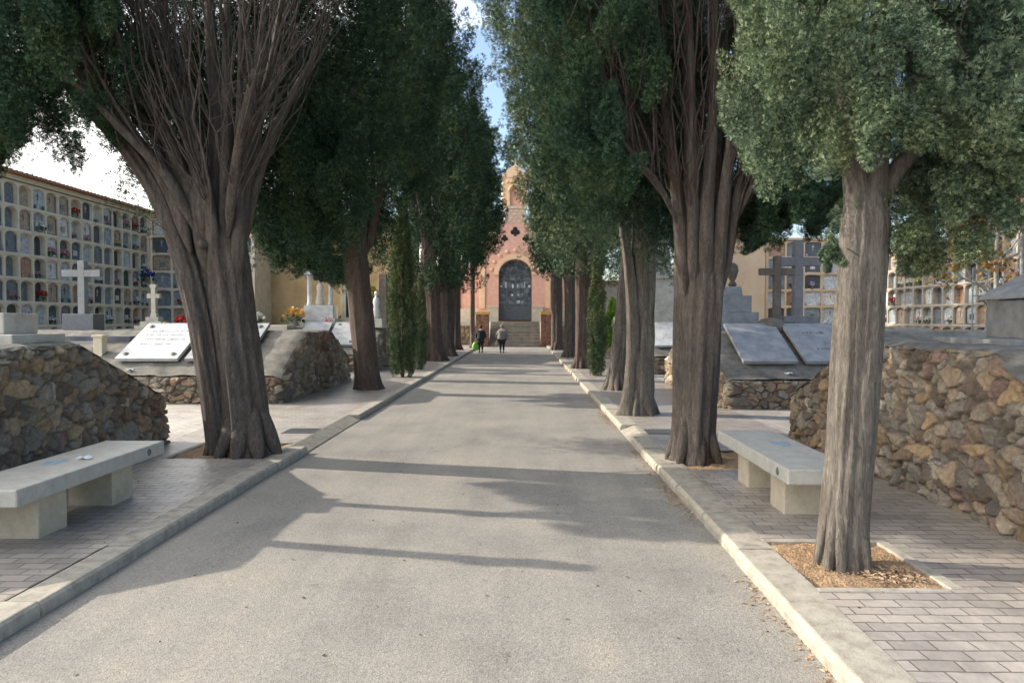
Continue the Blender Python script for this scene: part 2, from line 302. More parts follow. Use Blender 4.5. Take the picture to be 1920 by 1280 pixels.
def tag(o, label=None, cat=None, group=None, kind=None):
    if label: o['label'] = label
    if cat: o['category'] = cat
    if group: o['group'] = group
    if kind: o['kind'] = kind
    return o
def thing(name, label, cat, loc=(0, 0, 0), rz=0, group=None):
    o = bpy.data.objects.new(name, None); C.objects.link(o); o.location = loc; o.rotation_euler = (0, 0, rz); o.empty_display_size = .2
    return tag(o, label, cat, group)
def np_mesh(name, verts, quads, mat, parent=None, smooth=False, colors=None, loc=None):
    me = bpy.data.meshes.new(name); nv = len(verts); nf = len(quads); k = quads.shape[1]
    me.vertices.add(nv); me.vertices.foreach_set('co', np.ascontiguousarray(verts, dtype=np.float32).ravel())
    me.loops.add(nf * k); me.loops.foreach_set('vertex_index', np.ascontiguousarray(quads, dtype=np.int32).ravel())
    me.polygons.add(nf); me.polygons.foreach_set('loop_start', np.arange(0, nf * k, k, dtype=np.int32))
    me.polygons.foreach_set('loop_total', np.full(nf, k, dtype=np.int32))
    if smooth: me.polygons.foreach_set('use_smooth', np.ones(nf, dtype=bool))
    if colors is not None:
        a = me.color_attributes.new('Col', 'FLOAT_COLOR', 'POINT'); a.data.foreach_set('color', np.ascontiguousarray(colors, dtype=np.float32).ravel())
    me.materials.append(M[mat]); me.update(); me.validate()
    o = bpy.data.objects.new(name, me); C.objects.link(o)
    if parent: o.parent = parent
    if loc: o.location = loc
    return o

# value noise for shapes
def vnoise(p, seed=0):
    p = np.asarray(p, float); i = np.floor(p).astype(np.int64); f = p - i; f = f * f * (3 - 2 * f)
    def h(ix, iy, iz):
        n = (ix * 374761393 + iy * 668265263 + iz * 2147483647 + seed * 974634777) & 0xffffffff
        n = ((n ^ (n >> 13)) * 1274126177) & 0xffffffff
        return ((n ^ (n >> 16)) & 0xffff) / 65535.0
    r = 0
    for dx in (0, 1):
        for dy in (0, 1):
            for dz in (0, 1):
                wgt = (f[:, 0] if dx else 1 - f[:, 0]) * (f[:, 1] if dy else 1 - f[:, 1]) * (f[:, 2] if dz else 1 - f[:, 2])
                r = r + wgt * h(i[:, 0] + dx, i[:, 1] + dy, i[:, 2] + dz)
    return r

def X_at(px, Y): return (px - 981) * Y / 1330.0
def Z_at(py, Y): return CAM_H + (600 - py) * Y / 1330.0

# ------------------------------------------------------------------ ground, road, pavement, kerbs
KL, KR = -2.77, 1.49            # road edges
PZ = 0.09                       # pavement height
g = MB(); g.add([(-400, -60, -.06), (400, -60, -.06), (400, 600, -.06), (-400, 600, -.06)], [(0, 1, 2, 3)])
tag(g.build('ground', 'ground'), kind='structure')
g = MB(); g.add([(KL - .1, -4, 0), (KR + .1, -4, 0), (KR + .1, 46.5, 0), (KL - .1, 46.5, 0)], [(0, 1, 2, 3)])
tag(g.build('road', 'road'), kind='structure')

PIT_R = (1.765, 2.56, 4.26, 5.14)
PIT_L = (-4.15, -3.02, 8.15, 9.2)
PIT_R2 = (1.80, 2.62, 7.65, 8.75)
GR_R = (1.77, 2.19, 10.0, 10.45)
GR_L = (-3.45, -3.0, 10.0, 10.45)
def sheet(name, x0, x1, y0, y1, z, holes, mat, xs_extra=()):
    xs = sorted(set([x0, x1] + [q for h in holes for q in h[:2] if x0 < q < x1])); ys = sorted(set([y0, y1] + [h[2] for h in holes] + [h[3] for h in holes]))
    b = MB()
    for i in range(len(xs) - 1):
        for j in range(len(ys) - 1):
            cx, cy = (xs[i] + xs[i + 1]) / 2, (ys[j] + ys[j + 1]) / 2
            if any(h[0] < cx < h[1] and h[2] < cy < h[3] for h in holes): continue
            b.add([(xs[i], ys[j], z), (xs[i + 1], ys[j], z), (xs[i + 1], ys[j + 1], z), (xs[i], ys[j + 1], z)], [(0, 1, 2, 3)])
    return tag(b.build(name, mat), kind='structure')
sheet('pavement', -4.78, KL - .21, -4, 46.4, PZ, [PIT_L, GR_L], 'paver')
sheet('pavement', KR + .265, 3.74, -4, 46.4, PZ, [PIT_R, PIT_R2, GR_R], 'paver')
sheet('cross_path', -16, -4.78, -4, 46.4, PZ, [], 'paver_x')
sheet('cross_path', 3.74, 16, -4, 46.4, PZ, [], 'paver_x')

def kerb(side, xe, gaps):
    """kerb stones about a metre long, bevelled towards the road; lowered at the drains"""
    b = MB(); y = -3.9; i = 0
    while y < 46.3:
        ln = rnd.uniform(.92, 1.08); y1 = min(y + ln, 46.4); low = any(g0 < (y + y1) / 2 < g1 for g0, g1 in gaps)
        h = PZ + rnd.uniform(-.004, .006); wd = (.215 if side < 0 else .27) + rnd.uniform(-.006, .006); e = rnd.uniform(-.014, .014)
        if low:
            prof = [(0, -.05), (0, .012), (.2, PZ - .002), (wd, PZ - .002), (wd, -.05)]
        else:
            prof = [(0, -.05), (0, h - .04), (.004, h - .018), (.022, h - .002), (.032, h), (wd, h), (wd, -.05)]
        sg = -1 if side < 0 else 1
        pts = [(xe + sg * (a + e), z) for a, z in prof]
        n = len(pts); ya, yb = y + .008, y1 - .008
        vs = [(a, ya, z) for a, z in pts] + [(a, yb, z) for a, z in pts]
        fs = [tuple(range(n)), tuple(range(2 * n - 1, n - 1, -1))] + [(k, k + n, (k + 1) % n + n, (k + 1) % n) for k in range(n)]
        b.add(vs, fs)
        if not low:
            for q in (1, 2, 3): b.mi[-n + q] = 1
        y = y1; i += 1
    return tag(b.build('kerb', ['kerb', 'kerb_pale' if side > 0 else 'kerb']), kind='structure')
kerb(-1, KL, [(9.3, 12.4)]); kerb(1, KR, [(9.4, 11.0)])
# soil squares round the trunks
def soil(name, pit, seed):
    n = 40; xs = np.linspace(pit[0], pit[1], n); ys = np.linspace(pit[2], pit[3], n); X, Y = np.meshgrid(xs, ys)
    P = np.stack([X.ravel(), Y.ravel(), np.zeros(n * n)], 1)
    P[:, 2] = .045 + .035 * vnoise(P * [6, 6, 1], seed) + .02 * vnoise(P * [20, 20, 1], seed + 1)
    q = np.array([[j * n + i, j * n + i + 1, (j + 1) * n + i + 1, (j + 1) * n + i] for j in range(n - 1) for i in range(n - 1)])
    return tag(np_mesh(name, P, q, 'soil', smooth=True), kind='structure')
soil('soil', PIT_R, 3); soil('soil', PIT_L, 5); soil('soil', PIT_R2, 8)
b = MB()   # concrete edging round the near pit
x0, x1, y0, y1 = PIT_R
b.box(x0 - .02, x1 + .09, y1, y1 + .07, .02, PZ + .004); b.box(x1, x1 + .09, y0 - .02, y1 - .002, .02, PZ + .006)
b.box(x0, x1 - .002, y0 - .05, y0, .02, PZ + .003)
x0, x1, y0, y1 = PIT_L
b.box(x0 - .07, x0, y0, y1, .02, PZ + .004); b.box(x0 - .07, x1, y1 + .002, y1 + .07, .02, PZ + .005)
tag(b.build('pit_edging', 'kerb', bevel=.008), kind='structure')

def drain(px, label):
    x0, x1, y0, y1 = px
    t = thing('drain_grate', label, 'drain', ((x0 + x1) / 2, (y0 + y1) / 2, PZ + .004))
    hw, hh = (x1 - x0) / 2, (y1 - y0) / 2
    f = MB(); f.box(-hw, hw, -hh, -hh + .025, -.05, .003); f.box(-hw, hw, hh - .025, hh, -.05, .003)
    f.box(-hw, -hw + .025, -hh + .025, hh - .025, -.05, .003); f.box(hw - .025, hw, -hh + .025, hh - .025, -.05, .003); f.build('frame', 'grate', t)
    f = MB()
    for k in range(9):
        x = -hw + .03 + (2 * hw - .06) * (k + .5) / 9; f.box(x - .009, x + .009, -hh + .025, hh - .025, -.03, -.001)
    for k in range(5):
        y = -hh + .03 + (2 * hh - .06) * (k + .5) / 5; f.box(-hw + .025, hw - .025, y - .008, y + .008, -.031, -.003)
    f.build('grid', 'grate', t)
    f = MB(); f.box(-hw, hw, -hh, hh, -.14, -.12); f.build('sump', 'dark', t)
drain(GR_R, 'square iron drain grate set in the right pavement before the big trunk')
drain(GR_L, 'shaded iron drain grate beside the left kerb gap')

# ------------------------------------------------------------------ rubble walls of the burial plots
PAL = np.array([(.30, .225, .155), (.26, .185, .13), (.23, .20, .165), (.17, .125, .095), (.36, .315, .25), (.31, .215, .125), (.225, .145, .12), (.24, .215, .18), (.44, .40, .33), (.29, .235, .175), (.14, .12, .10)]) * .9
PAL = PAL * 1.05 + PAL.mean(1, keepdims=True) * np.array([.10, .07, .03])
def rubble_strip(path, ztop, res, seed, zb=.02, amp=.062, cell=(.165, .12), parent=None, name='stone_wall'):
    path = np.array(path, float); seg = np.diff(path, axis=0); sl = np.hypot(seg[:, 0], seg[:, 1]); cum = np.concatenate([[0], np.cumsum(sl)]); Lt = cum[-1]
    ns = max(8, int(Lt / res)); s = np.linspace(0, Lt, ns)
    x = np.interp(s, cum, path[:, 0]); y = np.interp(s, cum, path[:, 1])
    tx = np.gradient(x, s); ty = np.gradient(y, s)
    kk = max(1, int(.12 / res)); ker = np.ones(2 * kk + 1) / (2 * kk + 1)
    tx = np.convolve(np.pad(tx, kk, 'edge'), ker, 'valid'); ty = np.convolve(np.pad(ty, kk, 'edge'), ker, 'valid')
    ln = np.hypot(tx, ty); nx, ny = ty / ln, -tx / ln
    zt = np.array([ztop(a, b_) for a, b_ in zip(x, y)]); zmax = zt.max(); nzr = max(6, int((zmax - zb) / res))
    S, V = np.meshgrid(s, np.linspace(0, 1, nzr)); ZT = np.broadcast_to(zt, S.shape); Z = zb + V * (ZT - zb)
    rg = np.random.default_rng(seed)
    # domain warp then jittered-grid voronoi
    pw = np.stack([S.ravel() * 3.1, Z.ravel() * 3.1, np.full(S.size, seed * 1.7)], 1)
    u = S.ravel() + .16 * (vnoise(pw, 1) - .5) + .07 * (vnoise(pw * [4, 4, 1], 2) - .5); v = Z.ravel() + .14 * (vnoise(pw, 3) - .5) + .06 * (vnoise(pw * [4, 4, 1], 4) - .5)
    cw, ch = cell; gx = int(Lt / cw) + 8; gy = int(zmax / ch) + 8
    sx_ = (np.arange(gx)[None, :] + rg.uniform(0, 1, (gy, gx)) - 3) * cw; sy_ = (np.arange(gy)[:, None] + rg.uniform(0, 1, (gy, gx)) - 3) * ch
    wt = rg.uniform(-.06, .045, (gy, gx)); ci = np.floor(u / cw).astype(int) + 3; cj = np.floor(v / ch).astype(int) + 3
    F1 = np.full(u.size, 9.); F2 = np.full(u.size, 9.); ID = np.zeros(u.size, int)
    for dj in range(-2, 3):
        for di in range(-2, 3):
            jj = np.clip(cj + dj, 0, gy - 1); ii = np.clip(ci + di, 0, gx - 1)
            d = np.hypot(u - sx_[jj, ii], (v - sy_[jj, ii]) * 1.25) + wt[jj, ii]; idd = jj * gx + ii
            new = idd != ID
            better = d < F1; F2 = np.where(better, F1, np.where((d < F2) & new, d, F2)); ID = np.where(better, idd, ID); F1 = np.where(better, d, F1)
    edge = np.clip((F2 - F1 - .004) / .026, 0, 1); edge = edge * edge * (3 - 2 * edge)
    tl = rg.uniform(-.5, .5, (gy * gx, 2)); base = rg.uniform(-.2, 1, gy * gx)
    cu = sx_.ravel()[ID]; cv = sy_.ravel()[ID]
    disp = edge * (amp * (.55 + .5 * base[ID]) + (u - cu) * tl[ID, 0] + (v - cv) * tl[ID, 1]) + .035 * (vnoise(pw * [4, 4, 1], 6) - .5) + .022 * (vnoise(pw * [11, 11, 1], 7) - .5) + .012 * (vnoise(pw * [26, 26, 1], 8) - .5)
    disp = disp.reshape(S.shape); tpr = np.clip((ZT - Z) / .05, 0, 1); disp = disp * (.25 + .75 * tpr) + .03 * (1 - np.clip(V * 1.0, 0, 1))
    XX = np.broadcast_to(x, S.shape) + nx * disp; YY = np.broadcast_to(y, S.shape) + ny * disp
    P = np.stack([XX.ravel(), YY.ravel(), (Z + .02 * (vnoise(pw * [2.5, 2.5, 1], 9).reshape(S.shape) - .5)).ravel()], 1)
    ci_ = rg.choice(len(PAL), gy * gx, p=np.array([.16, .14, .13, .1, .08, .09, .04, .1, .03, .1, .03]))
    br = rg.uniform(.75, 1.2, gy * gx); col = PAL[ci_][ID] * br[ID][:, None]
    n1 = vnoise(pw * [3, 3, 1], 12)[:, None]; col = col * (.8 + .4 * n1)
    mort = np.array((.135, .112, .087)) * (.8 + .4 * n1); col = mort * (1 - edge[:, None]) + col * edge[:, None]
    lich = np.clip((vnoise(pw * [1.3, 1.3, 1], 21) - .62) * 4, 0, 1)[:, None] * .45; col = col * (1 - lich) + np.array((.13, .13, .105)) * lich
    col = np.concatenate([col, np.ones((len(col), 1))], 1)
    j, i = np.meshgrid(np.arange(nzr - 1), np.arange(ns - 1), indexing='ij'); a = (j * ns + i).ravel()
    q = np.stack([a, a + 1, a + ns + 1, a + ns], 1)
    return np_mesh(name, P, q, 'rubble', parent, smooth=True, colors=col)

def prof(Y, y0, y1):
    return float(np.interp(Y, [y0, y0 + 1.6, y1 - 1.85, y1], [.62, 1.46, 1.46, .68]))
def plot(side, y0, y1, label, res, seed, far=12.8):
    xe = -4.72 if side < 0 else 3.70; xf = side * far
    t = thing('burial_plot', label, 'burial plot', (0, 0, 0), 0, 'raised burial plots with rubble walls')
    c = .16
    s = -side   # towards the avenue
    near = [(xf, y0), (xe - s * c, y0)]; corner1 = [(xe - s * c + s * c * math.sin(a), y0 + c - c * math.cos(a)) for a in np.linspace(0, PI / 2, 6)]
    corner2 = [(xe - s * c + s * c * math.cos(a), y1 - c + c * math.sin(a)) for a in np.linspace(0, PI / 2, 6)]
    path = near[:1] + corner1 + corner2 + [(xf, y1)]
    if side > 0: path = path[::-1]
    rubble_strip(path, lambda x, y: prof(y, y0, y1) - .015, res, seed, parent=t)
    # cement top
    ys = np.concatenate([np.arange(y0 - .03, y1 + .03, .06)]); xs = np.arange(0, abs(xf - xe) + .02, .09 if res < .03 else .16)
    X, Y = np.meshgrid(xs, ys); P = np.stack([xe + side * X.ravel(), Y.ravel(), np.zeros(X.size)], 1)
    Zp = np.interp(P[:, 1], [y0, y0 + 1.6, y1 - 1.85, y1], [.62, 1.46, 1.46, .68])
    nzv = vnoise(P * [5, 5, 1], seed + 3) - .5; P[:, 2] = Zp + .03 * nzv + .012 * (vnoise(P * [17, 17, 1], seed + 4) - .5) + .012
    e0 = X.ravel() == 0
    P[e0, 0] += -side * (.015 + .05 * vnoise(P[e0] * [1, 7, 1], seed + 8)); P[e0, 2] -= .035 + .03 * vnoise(P[e0] * [1, 9, 1], seed + 9)
    nx_, ny_ = len(xs), len(ys); j, i = np.meshgrid(np.arange(ny_ - 1), np.arange(nx_ - 1), indexing='ij'); a = (j * nx_ + i).ravel()
    q = np.stack([a, a + 1, a + nx_ + 1, a + nx_], 1)
    if side < 0: q = q[:, ::-1]
    np_mesh('cement_top', P, q, 'cement', t, smooth=True)
    return t
plot(-1, 3.8, 9.3, 'shaded rubble burial plot behind the left bench, nearest the camera', .016, 31)
plot(-1, 13.6, 19.1, 'rubble burial plot behind the big leaning trunk, white slab on its slope', .022, 32)
plot(-1, 21.8, 27.3, 'rubble burial plot behind the second left trunk, bluish slabs on its slope', .04, 33)
plot(-1, 30.0, 35.5, 'farthest left burial plot, near the chapel steps', .07, 34)
plot(1, 4.0, 9.8, 'rubble burial plot behind the right bench and near trunk', .014, 41)
plot(1, 12.9, 18.4, 'rubble burial plot carrying the two large grey crosses', .022, 42)
plot(1, 21.0, 26.5, 'sunlit rubble burial plot beyond the twin right trunks', .04, 43)
plot(1, 29.5, 35.0, 'farthest right burial plot, beyond the green bush', .07, 44)

# ------------------------------------------------------------------ benches
def bench(x0, y0, side, label):
    t = thing('stone_bench', label, 'bench', (x0, y0, PZ), 0, 'stone benches along the avenue')
    s = MB(); w_ = .57 * side; a, c_ = (0, w_) if side > 0 else (w_, 0)
    s.box(a, c_, 0, 2.0, .325, .45); s.build('seat', 'bench_stone', t, bevel=.012)
    for yy in (.37, 1.31):
        l_ = MB(); p, q = sorted((.11 * side, .50 * side)); l_.box(p, q, yy, yy + .33, -.02, .324); l_.build('leg', 'bench_leg', t, bevel=.008)
    return t
b1 = bench(-3.46, 4.76, -1, 'pale stone bench on the left pavement before the dark rubble wall')
b2 = bench(2.06, 5.52, 1, 'grey stone bench on the right pavement, partly behind the near trunk')
def plaque(parent, x, y, sx_):
    p = MB(); n = 8
    vs = [(x, y + .035 * math.cos(k * PI / 4), .39 + .035 * math.sin(k * PI / 4)) for k in range(8)] + [(x + sx_ * .006, y + .026 * math.cos(k * PI / 4), .39 + .026 * math.sin(k * PI / 4)) for k in range(8)]
    p.add(vs, [tuple(range(8, 16))] + [(k, (k + 1) % 8, (k + 1) % 8 + 8, k + 8) for k in range(8)]); p.build('emblem', 'bronze', parent)
plaque(b1, .0005, 1.72, 1); plaque(b2, -.0005, .22, -1)
def stain(parent, cx, cy, rx, ry, seed):
    rr = random.Random(seed); vs = [(cx, cy, .4515)]; n = 26
    for k in range(n):
        a = 2 * PI * k / n; q = rr.uniform(.7, 1.15); vs.append((cx + rx * q * math.cos(a), cy + ry * q * math.sin(a), .4512))
    p = MB(); p.add(vs, [(0, 1 + k, 1 + (k + 1) % n) for k in range(n)]); p.build('blue_stain', 'blue_stain', parent)
stain(b1, -.36, .95, .085, .14, 3); stain(b2, .36, 1.15, .10, .12, 5)
def scrap(x, y, z, s, label, seed):
    rr = random.Random(seed); p = MB(); vs = []
    for j in range(5):
        for i in range(5): vs.append((x + (i - 2) * s / 4 + rr.uniform(-.1, .1) * s, y + (j - 2) * s / 4 + rr.uniform(-.1, .1) * s, z + .004 + rr.uniform(0, .28) * s))
    p.add(vs, [(j * 5 + i, j * 5 + i + 1, j * 5 + i + 6, j * 5 + i + 5) for j in range(4) for i in range(4)]); tag(p.build('paper_scrap', 'paper'), label, 'paper')
scrap(-3.66, 5.85, PZ + .45, .10, 'crumpled white paper on the left bench', 4)
scrap(-7.7, 13.75, .71, .14, 'white scrap on the cement below the white slab', 6)
scrap(4.85, 13.05, .71, .14, 'white scrap on the cement below the plain right slab', 8)

# ------------------------------------------------------------------ niche walls
def bouquet_mesh(name, petals, seed, r=.11, n=46, green=26):
    rr = np.random.default_rng(seed); b_ = MB()
    def card(c, s, mi):
        d1 = rr.normal(size=3); d1 /= np.linalg.norm(d1); d2 = np.cross(d1, rr.normal(size=3)); d2 /= np.linalg.norm(d2); c = np.array(c)
        b_.add([c - d1 * s, c - d2 * s * .7, c + d1 * s, c + d2 * s * .7], [(0, 1, 2, 3)], mi)
    for k in range(n):
        p = rr.normal(size=3); p /= np.linalg.norm(p); p[2] = abs(p[2]) * .9; p = p * r * rr.uniform(.6, 1.0); p[2] += r * .9; card(p, r * .2, 0); card(p, r * .2, 0)
    for k in range(green):
        p = rr.normal(size=3); p /= np.linalg.norm(p); p = p * r * rr.uniform(.4, 1.15); p[2] = abs(p[2]) * .8 + r * .35; card(p, r * .24, 1)
    b_.lathe([(r * .25, 0), (r * .38, r * .2), (r * .3, r * .7), (r * .36, r * .8)], n=8, mi=2)
    me = b_.build(name, ['fl_' + petals, 'stem', 'grey_stone']); return me
BQ = {}
for i_, c_ in enumerate(['red', 'white', 'pink', 'blue', 'orange', 'purple', 'yellow']): BQ[c_] = bouquet_mesh('bouquet', c_, 60 + i_)
used = set()
def place_bouquet(col, loc, label, scale=1, group=None, rz=0):
    src = BQ[col]
    if col in used: o = src.copy(); C.objects.link(o)
    else: o = src; used.add(col)
    o.location = loc; o.scale = (scale,) * 3; o.rotation_euler = (0, 0, rz); tag(o, label, 'flowers', group)
    if not group and 'group' in o: del o['group']
    return o

def niche_variants(w_, h_, mw):
    """panel meshes, local: x across, z up, y into the wall (panel set back)"""
    res = []
    iw = w_ - 2 * mw
    for k in range(5):
        b_ = MB(); x0, x1 = mw - .01, w_ - mw + .01; z0, z1 = .06, h_ - .03; d = [.09, .06, .13, .08, .20][k]
        b_.box(x0, x1, d, d + .03, z0, z1)
        if k in (0, 3):
            f = .025; b_.box(x0 + .01, x0 + .01 + f, d - .03, d, z0, z1, 1); b_.box(x1 - .01 - f, x1 - .01, d - .03, d, z0, z1, 1); b_.box(x0 + .04, x1 - .04, d - .028, d, z0, z0 + .03, 1)
        if k in (0, 1):
            cx = w_ / 2; b_.box(cx - .012, cx + .012, d - .015, d, h_ * .45, h_ * .78, 1); b_.box(cx - .06, cx + .06, d - .014, d, h_ * .64, h_ * .68, 1)
        if k == 3: b_.box(w_ / 2 - .11, w_ / 2 + .11, d - .02, d, h_ * .3, h_ * .55, 1)
        if k == 1: b_.lathe([(.03, 0), (.045, .05), (.03, .12), (.04, .13)], (x0 + .1, d - .05, z0), 8, 1); b_.lathe([(.03, 0), (.045, .05), (.03, .12), (.04, .13)], (x1 - .1, d - .05, z0), 8, 1)
        res.append(b_)
    return res

ORD = ['first', 'second', 'third', 'fourth', 'fifth', 'sixth', 'seventh', 'eighth', 'ninth', 'tenth', 'eleventh', 'twelfth', 'thirteenth', 'fourteenth', 'fifteenth', 'sixteenth', 'seventeenth', 'eighteenth', 'nineteenth', 'twentieth', 'twenty-first']
def columbarium(name, label, origin, rz, ncols, nrows, w_, h_, arch, mat, groupname, vis_cols=None, roof=True, seed=1, bq=.3, depth=2.4, wherebq='left niche wall'):
    """front face along local +x, facing local -y"""
    t = thing(name, label, 'niche wall', origin, rz)
    rr = random.Random(seed); b_ = MB(); mw = .038
    for c in range(ncols):
        for r_ in range(nrows):
            x, z = c * w_, r_ * h_
            x0, x1, z0, z1 = x + mw, x + w_ - mw, z + .055, z + h_ - .045; cx = (x0 + x1) / 2; hw = (x1 - x0) / 2; rise = arch; zs = z1 - rise
            op = [(x0, z0), (x1, z0), (x1, zs)] + [(cx + hw * math.cos(a), zs + rise * math.sin(a)) for a in (PI * .2, PI * .38, PI * .5, PI * .62, PI * .8)] + [(x0, zs)]
            ou = [(x, z), (x + w_, z), (x + w_, zs), (x + w_, z + h_), (cx + hw * .4, z + h_), (cx, z + h_), (cx - hw * .4, z + h_), (x, z + h_), (x, zs)]
            n = len(op); vs = [(a, 0, b__) for a, b__ in ou] + [(a, 0, b__) for a, b__ in op] + [(a, .3, b__) for a, b__ in op]
            fs = []
            for k in range(n):
                k2 = (k + 1) % n; fs.append((k, k2, n + k2, n + k)); fs.append((n + k, n + k2, 2 * n + k2, 2 * n + k))
            b_.add(vs, fs)
    W, H = ncols * w_, nrows * h_
    for r_ in range(1, nrows + 1): b_.box(0, W, -.02, -.001, r_ * h_ - .03, r_ * h_ + .012)   # ledges
    b_.box(0, W, .32, depth, 0, H); b_.box(-.12, 0, -.03, depth, 0, H + .05); b_.box(W, W + .12, -.03, depth, 0, H + .05)
    b_.build('wall', mat, t)
    if roof:
        r_ = MB(); r_.box(-.12, W + .12, -.06, depth, H + .051, H + .2); r_.build('cornice', mat, t)
        r_ = MB(); n = int((W + .3) / .22)
        r_.add([(-.15, -.25, H + .21), (W + .15, -.25, H + .21), (W + .15, depth + .1, H + .5), (-.15, depth + .1, H + .5), (-.15, -.25, H + .25), (W + .15, -.25, H + .25), (W + .15, depth + .1, H + .55), (-.15, depth + .1, H + .55)],
               [(3, 2, 1, 0), (4, 5, 6, 7), (0, 1, 5, 4), (1, 2, 6, 5), (2, 3, 7, 6), (3, 0, 4, 7)])
        for k in range(n):
            x = -.12 + k * (W + .25) / n; r_.tube([(x, -.27, H + .25), (x, depth, H + .545)], [.065, .065], 6)
        r_.build('roof', 'tile', t)
    else:
        r_ = MB(); r_.box(-.1, W + .1, -.05, depth, H + .051, H + .16); r_.build('coping', mat, t)
    var = [v.build('niche', ['niche', 'niche_trim'], t) for v in niche_variants(w_, h_, mw)]
    order = [(c, r_) for c in (vis_cols or range(ncols)) for r_ in range(nrows)][:100]; rest = MB()
    seen = set(); cnt = 0
    prev = 0
    for c in range(ncols):
        for r_ in range(nrows):
            k = rr.randrange(5); pos = (c * w_, 0, r_ * h_)
            if (c, r_) in order:
                if k in seen: o = var[k].copy(); C.objects.link(o); o.parent = t
                else: o = var[k]; seen.add(k)
                o.location = pos
            else:
                v = niche_variants(w_, h_, mw)[k]; rest.add([(a + pos[0], b__, c__ + pos[2]) for a, b__, c__ in v.v], v.f, 0)
    for k in range(5):
        if k not in seen: bpy.data.objects.remove(var[k])
    if rest.v: tag(rest.build('more_niches', 'niche', t), kind='stuff')
    # flowers standing in the niches
    ca, sa = math.cos(rz), math.sin(rz)
    for (c, r_) in order:
        if rr.random() < bq:
            col = rr.choices(['red', 'white', 'pink', 'purple', 'yellow'], [2, 5, 3, 1, 1])[0]; lx = c * w_ + w_ * rr.uniform(.35, .65); ly = .06; lz = r_ * h_ + .06
            place_bouquet(col, (origin[0] + lx * ca - ly * sa, origin[1] + lx * sa + ly * ca, origin[2] + lz), '%s flowers in the %s, %s row down, %s column from far end' % (col, wherebq, ORD[nrows - 1 - r_], ORD[(ncols - 1 - c) if rz > 0 else c]), rr.uniform(1.0, 2.1), '%s flowers in the %s' % (col, wherebq), rr.uniform(0, 6))
    return t
# left: face looks to +X; local +x runs along +Y -> rz=90deg gives local -y = +X
columbarium('columbarium', 'long shaded beige niche wall with arched niches and tiled roof on the left', (-15.8, 17.6, 0), PI / 2, 19, 8, .64, .75, .12, 'beige_render', '', vis_cols=[18, 17, 16, 15, 14, 13, 12, 11, 10, 9, 8, 7, 6], seed=3, bq=.45, wherebq='long left niche wall')
columbarium('columbarium', 'shaded block of wide grey niches at the end of the left niche wall', (-15.78, 29.95, 0), 0, 5, 8, .86, .75, .05, 'beige_render', '', seed=5, bq=.15, wherebq='wide left niches')
columbarium('columbarium', 'lower niche wall with arched niches on the right, behind the autumn tree', (15.6, 33.3, 0), -PI / 2, 20, 6, .66, .75, .10, 'pale_render', '', vis_cols=range(3, 20), roof=False, seed=7, bq=.4, wherebq='right niche wall')
columbarium('columbarium', 'niche block facing the camera behind the two large crosses', (11.7, 34.2, 0), 0, 4, 7, .86, .78, .06, 'peach', '', roof=False, seed=9, bq=.3, wherebq='niches behind the crosses')

def plain_building(name, label, x0, x1, y0, y1, h, mat, roofmat='tile'):
    t = thing(name, label, 'building', ((x0 + x1) / 2, y0, 0)); hw = (x1 - x0) / 2; d = y1 - y0
    b_ = MB(); b_.box(-hw, hw, 0, d, 0, h); b_.build('wall', mat, t)
    b_ = MB(); b_.box(-hw - .1, hw + .1, -.1, d, h + .002, h + .12); b_.box(-hw - .14, hw + .14, -.14, d + .05, h + .122, h + .2); b_.build('roof', roofmat, t)
    return t
o = plain_building('side_wall_building', 'plain ochre building end wall on the left, behind the graves', -12.2, -5.4, 31.9, 37, 6.0, 'ochre')
b_ = MB(); b_.box(-.6 - .45, -.6 + .45, -.03, -.002, 3.55, 3.95); pl = b_.build('street_plate', 'grey_marble', o)
plain_building('side_wall_building', 'plain peach building end wall on the right, behind the large crosses', 8.2, 11.5, 34.0, 39, 5.6, 'peach')
plain_building('side_wall_building', 'pale building behind the farthest right burial plot', 4.2, 8.0, 38, 43, 3.6, 'pale_render')

M['grey_violet_glass'] = noise_mat('dim_door_glass', [(0.35, (.05, .07, .09)), (0.5, (.13, .17, .20)), (0.65, (.30, .36, .40))], 3.5, 5, .2, 0)
M['yellow_pale'] = noise_mat('warm_moulding', [(0.3, (.78, .55, .28)), (0.7, (.86, .68, .42))], 3, 6, .8, .15)
M['step_stone'] = noise_mat('step_stone', [(0.3, (.17, .155, .13)), (0.6, (.28, .26, .22)), (.8, (.38, .36, .31))], 3, 8, .8, .3, 50)
# ------------------------------------------------------------------ chapel
CH = thing('chapel', 'salmon brick chapel with arched iron door and bell gable at the end of the avenue', 'chapel', (-.54, 48, 0))
def arch_pts(hw, z0, zs, rise, n=14, cx=0):
    return [(cx + hw, z0), (cx + hw, zs)] + [(cx + hw * math.cos(a), zs + rise * math.sin(a)) for a in np.linspace(0, PI, n)[1:-1]] + [(cx - hw, zs), (cx - hw, z0)]
def wall_with_arch(b_, outer_l, outer_r, z0, ztop, hw, zs, rise, y0, y1, cx=0, mi=0, n=14):
    ap = [(cx + hw * math.cos(a), zs + rise * math.sin(a)) for a in np.linspace(0, PI, n)]
    b_.box(outer_l, cx - hw, y0, y1, z0, ztop, mi); b_.box(cx + hw, outer_r, y0, y1, z0, ztop, mi)
    for k in range(n - 1):
        (xa, za), (xb, zb) = ap[k], ap[k + 1]
        vs = [(xa, y0, za), (xb, y0, zb), (xb, y0, ztop), (xa, y0, ztop), (xa, y1, za), (xb, y1, zb), (xb, y1, ztop), (xa, y1, ztop)]
        b_.add(vs, [(0, 1, 2, 3), (7, 6, 5, 4), (0, 4, 5, 1)], mi)
b_ = MB(); wall_with_arch(b_, -2.45, 2.45, 1.6, 6.45, 1.12, 4.75, 1.05, 0, .5)
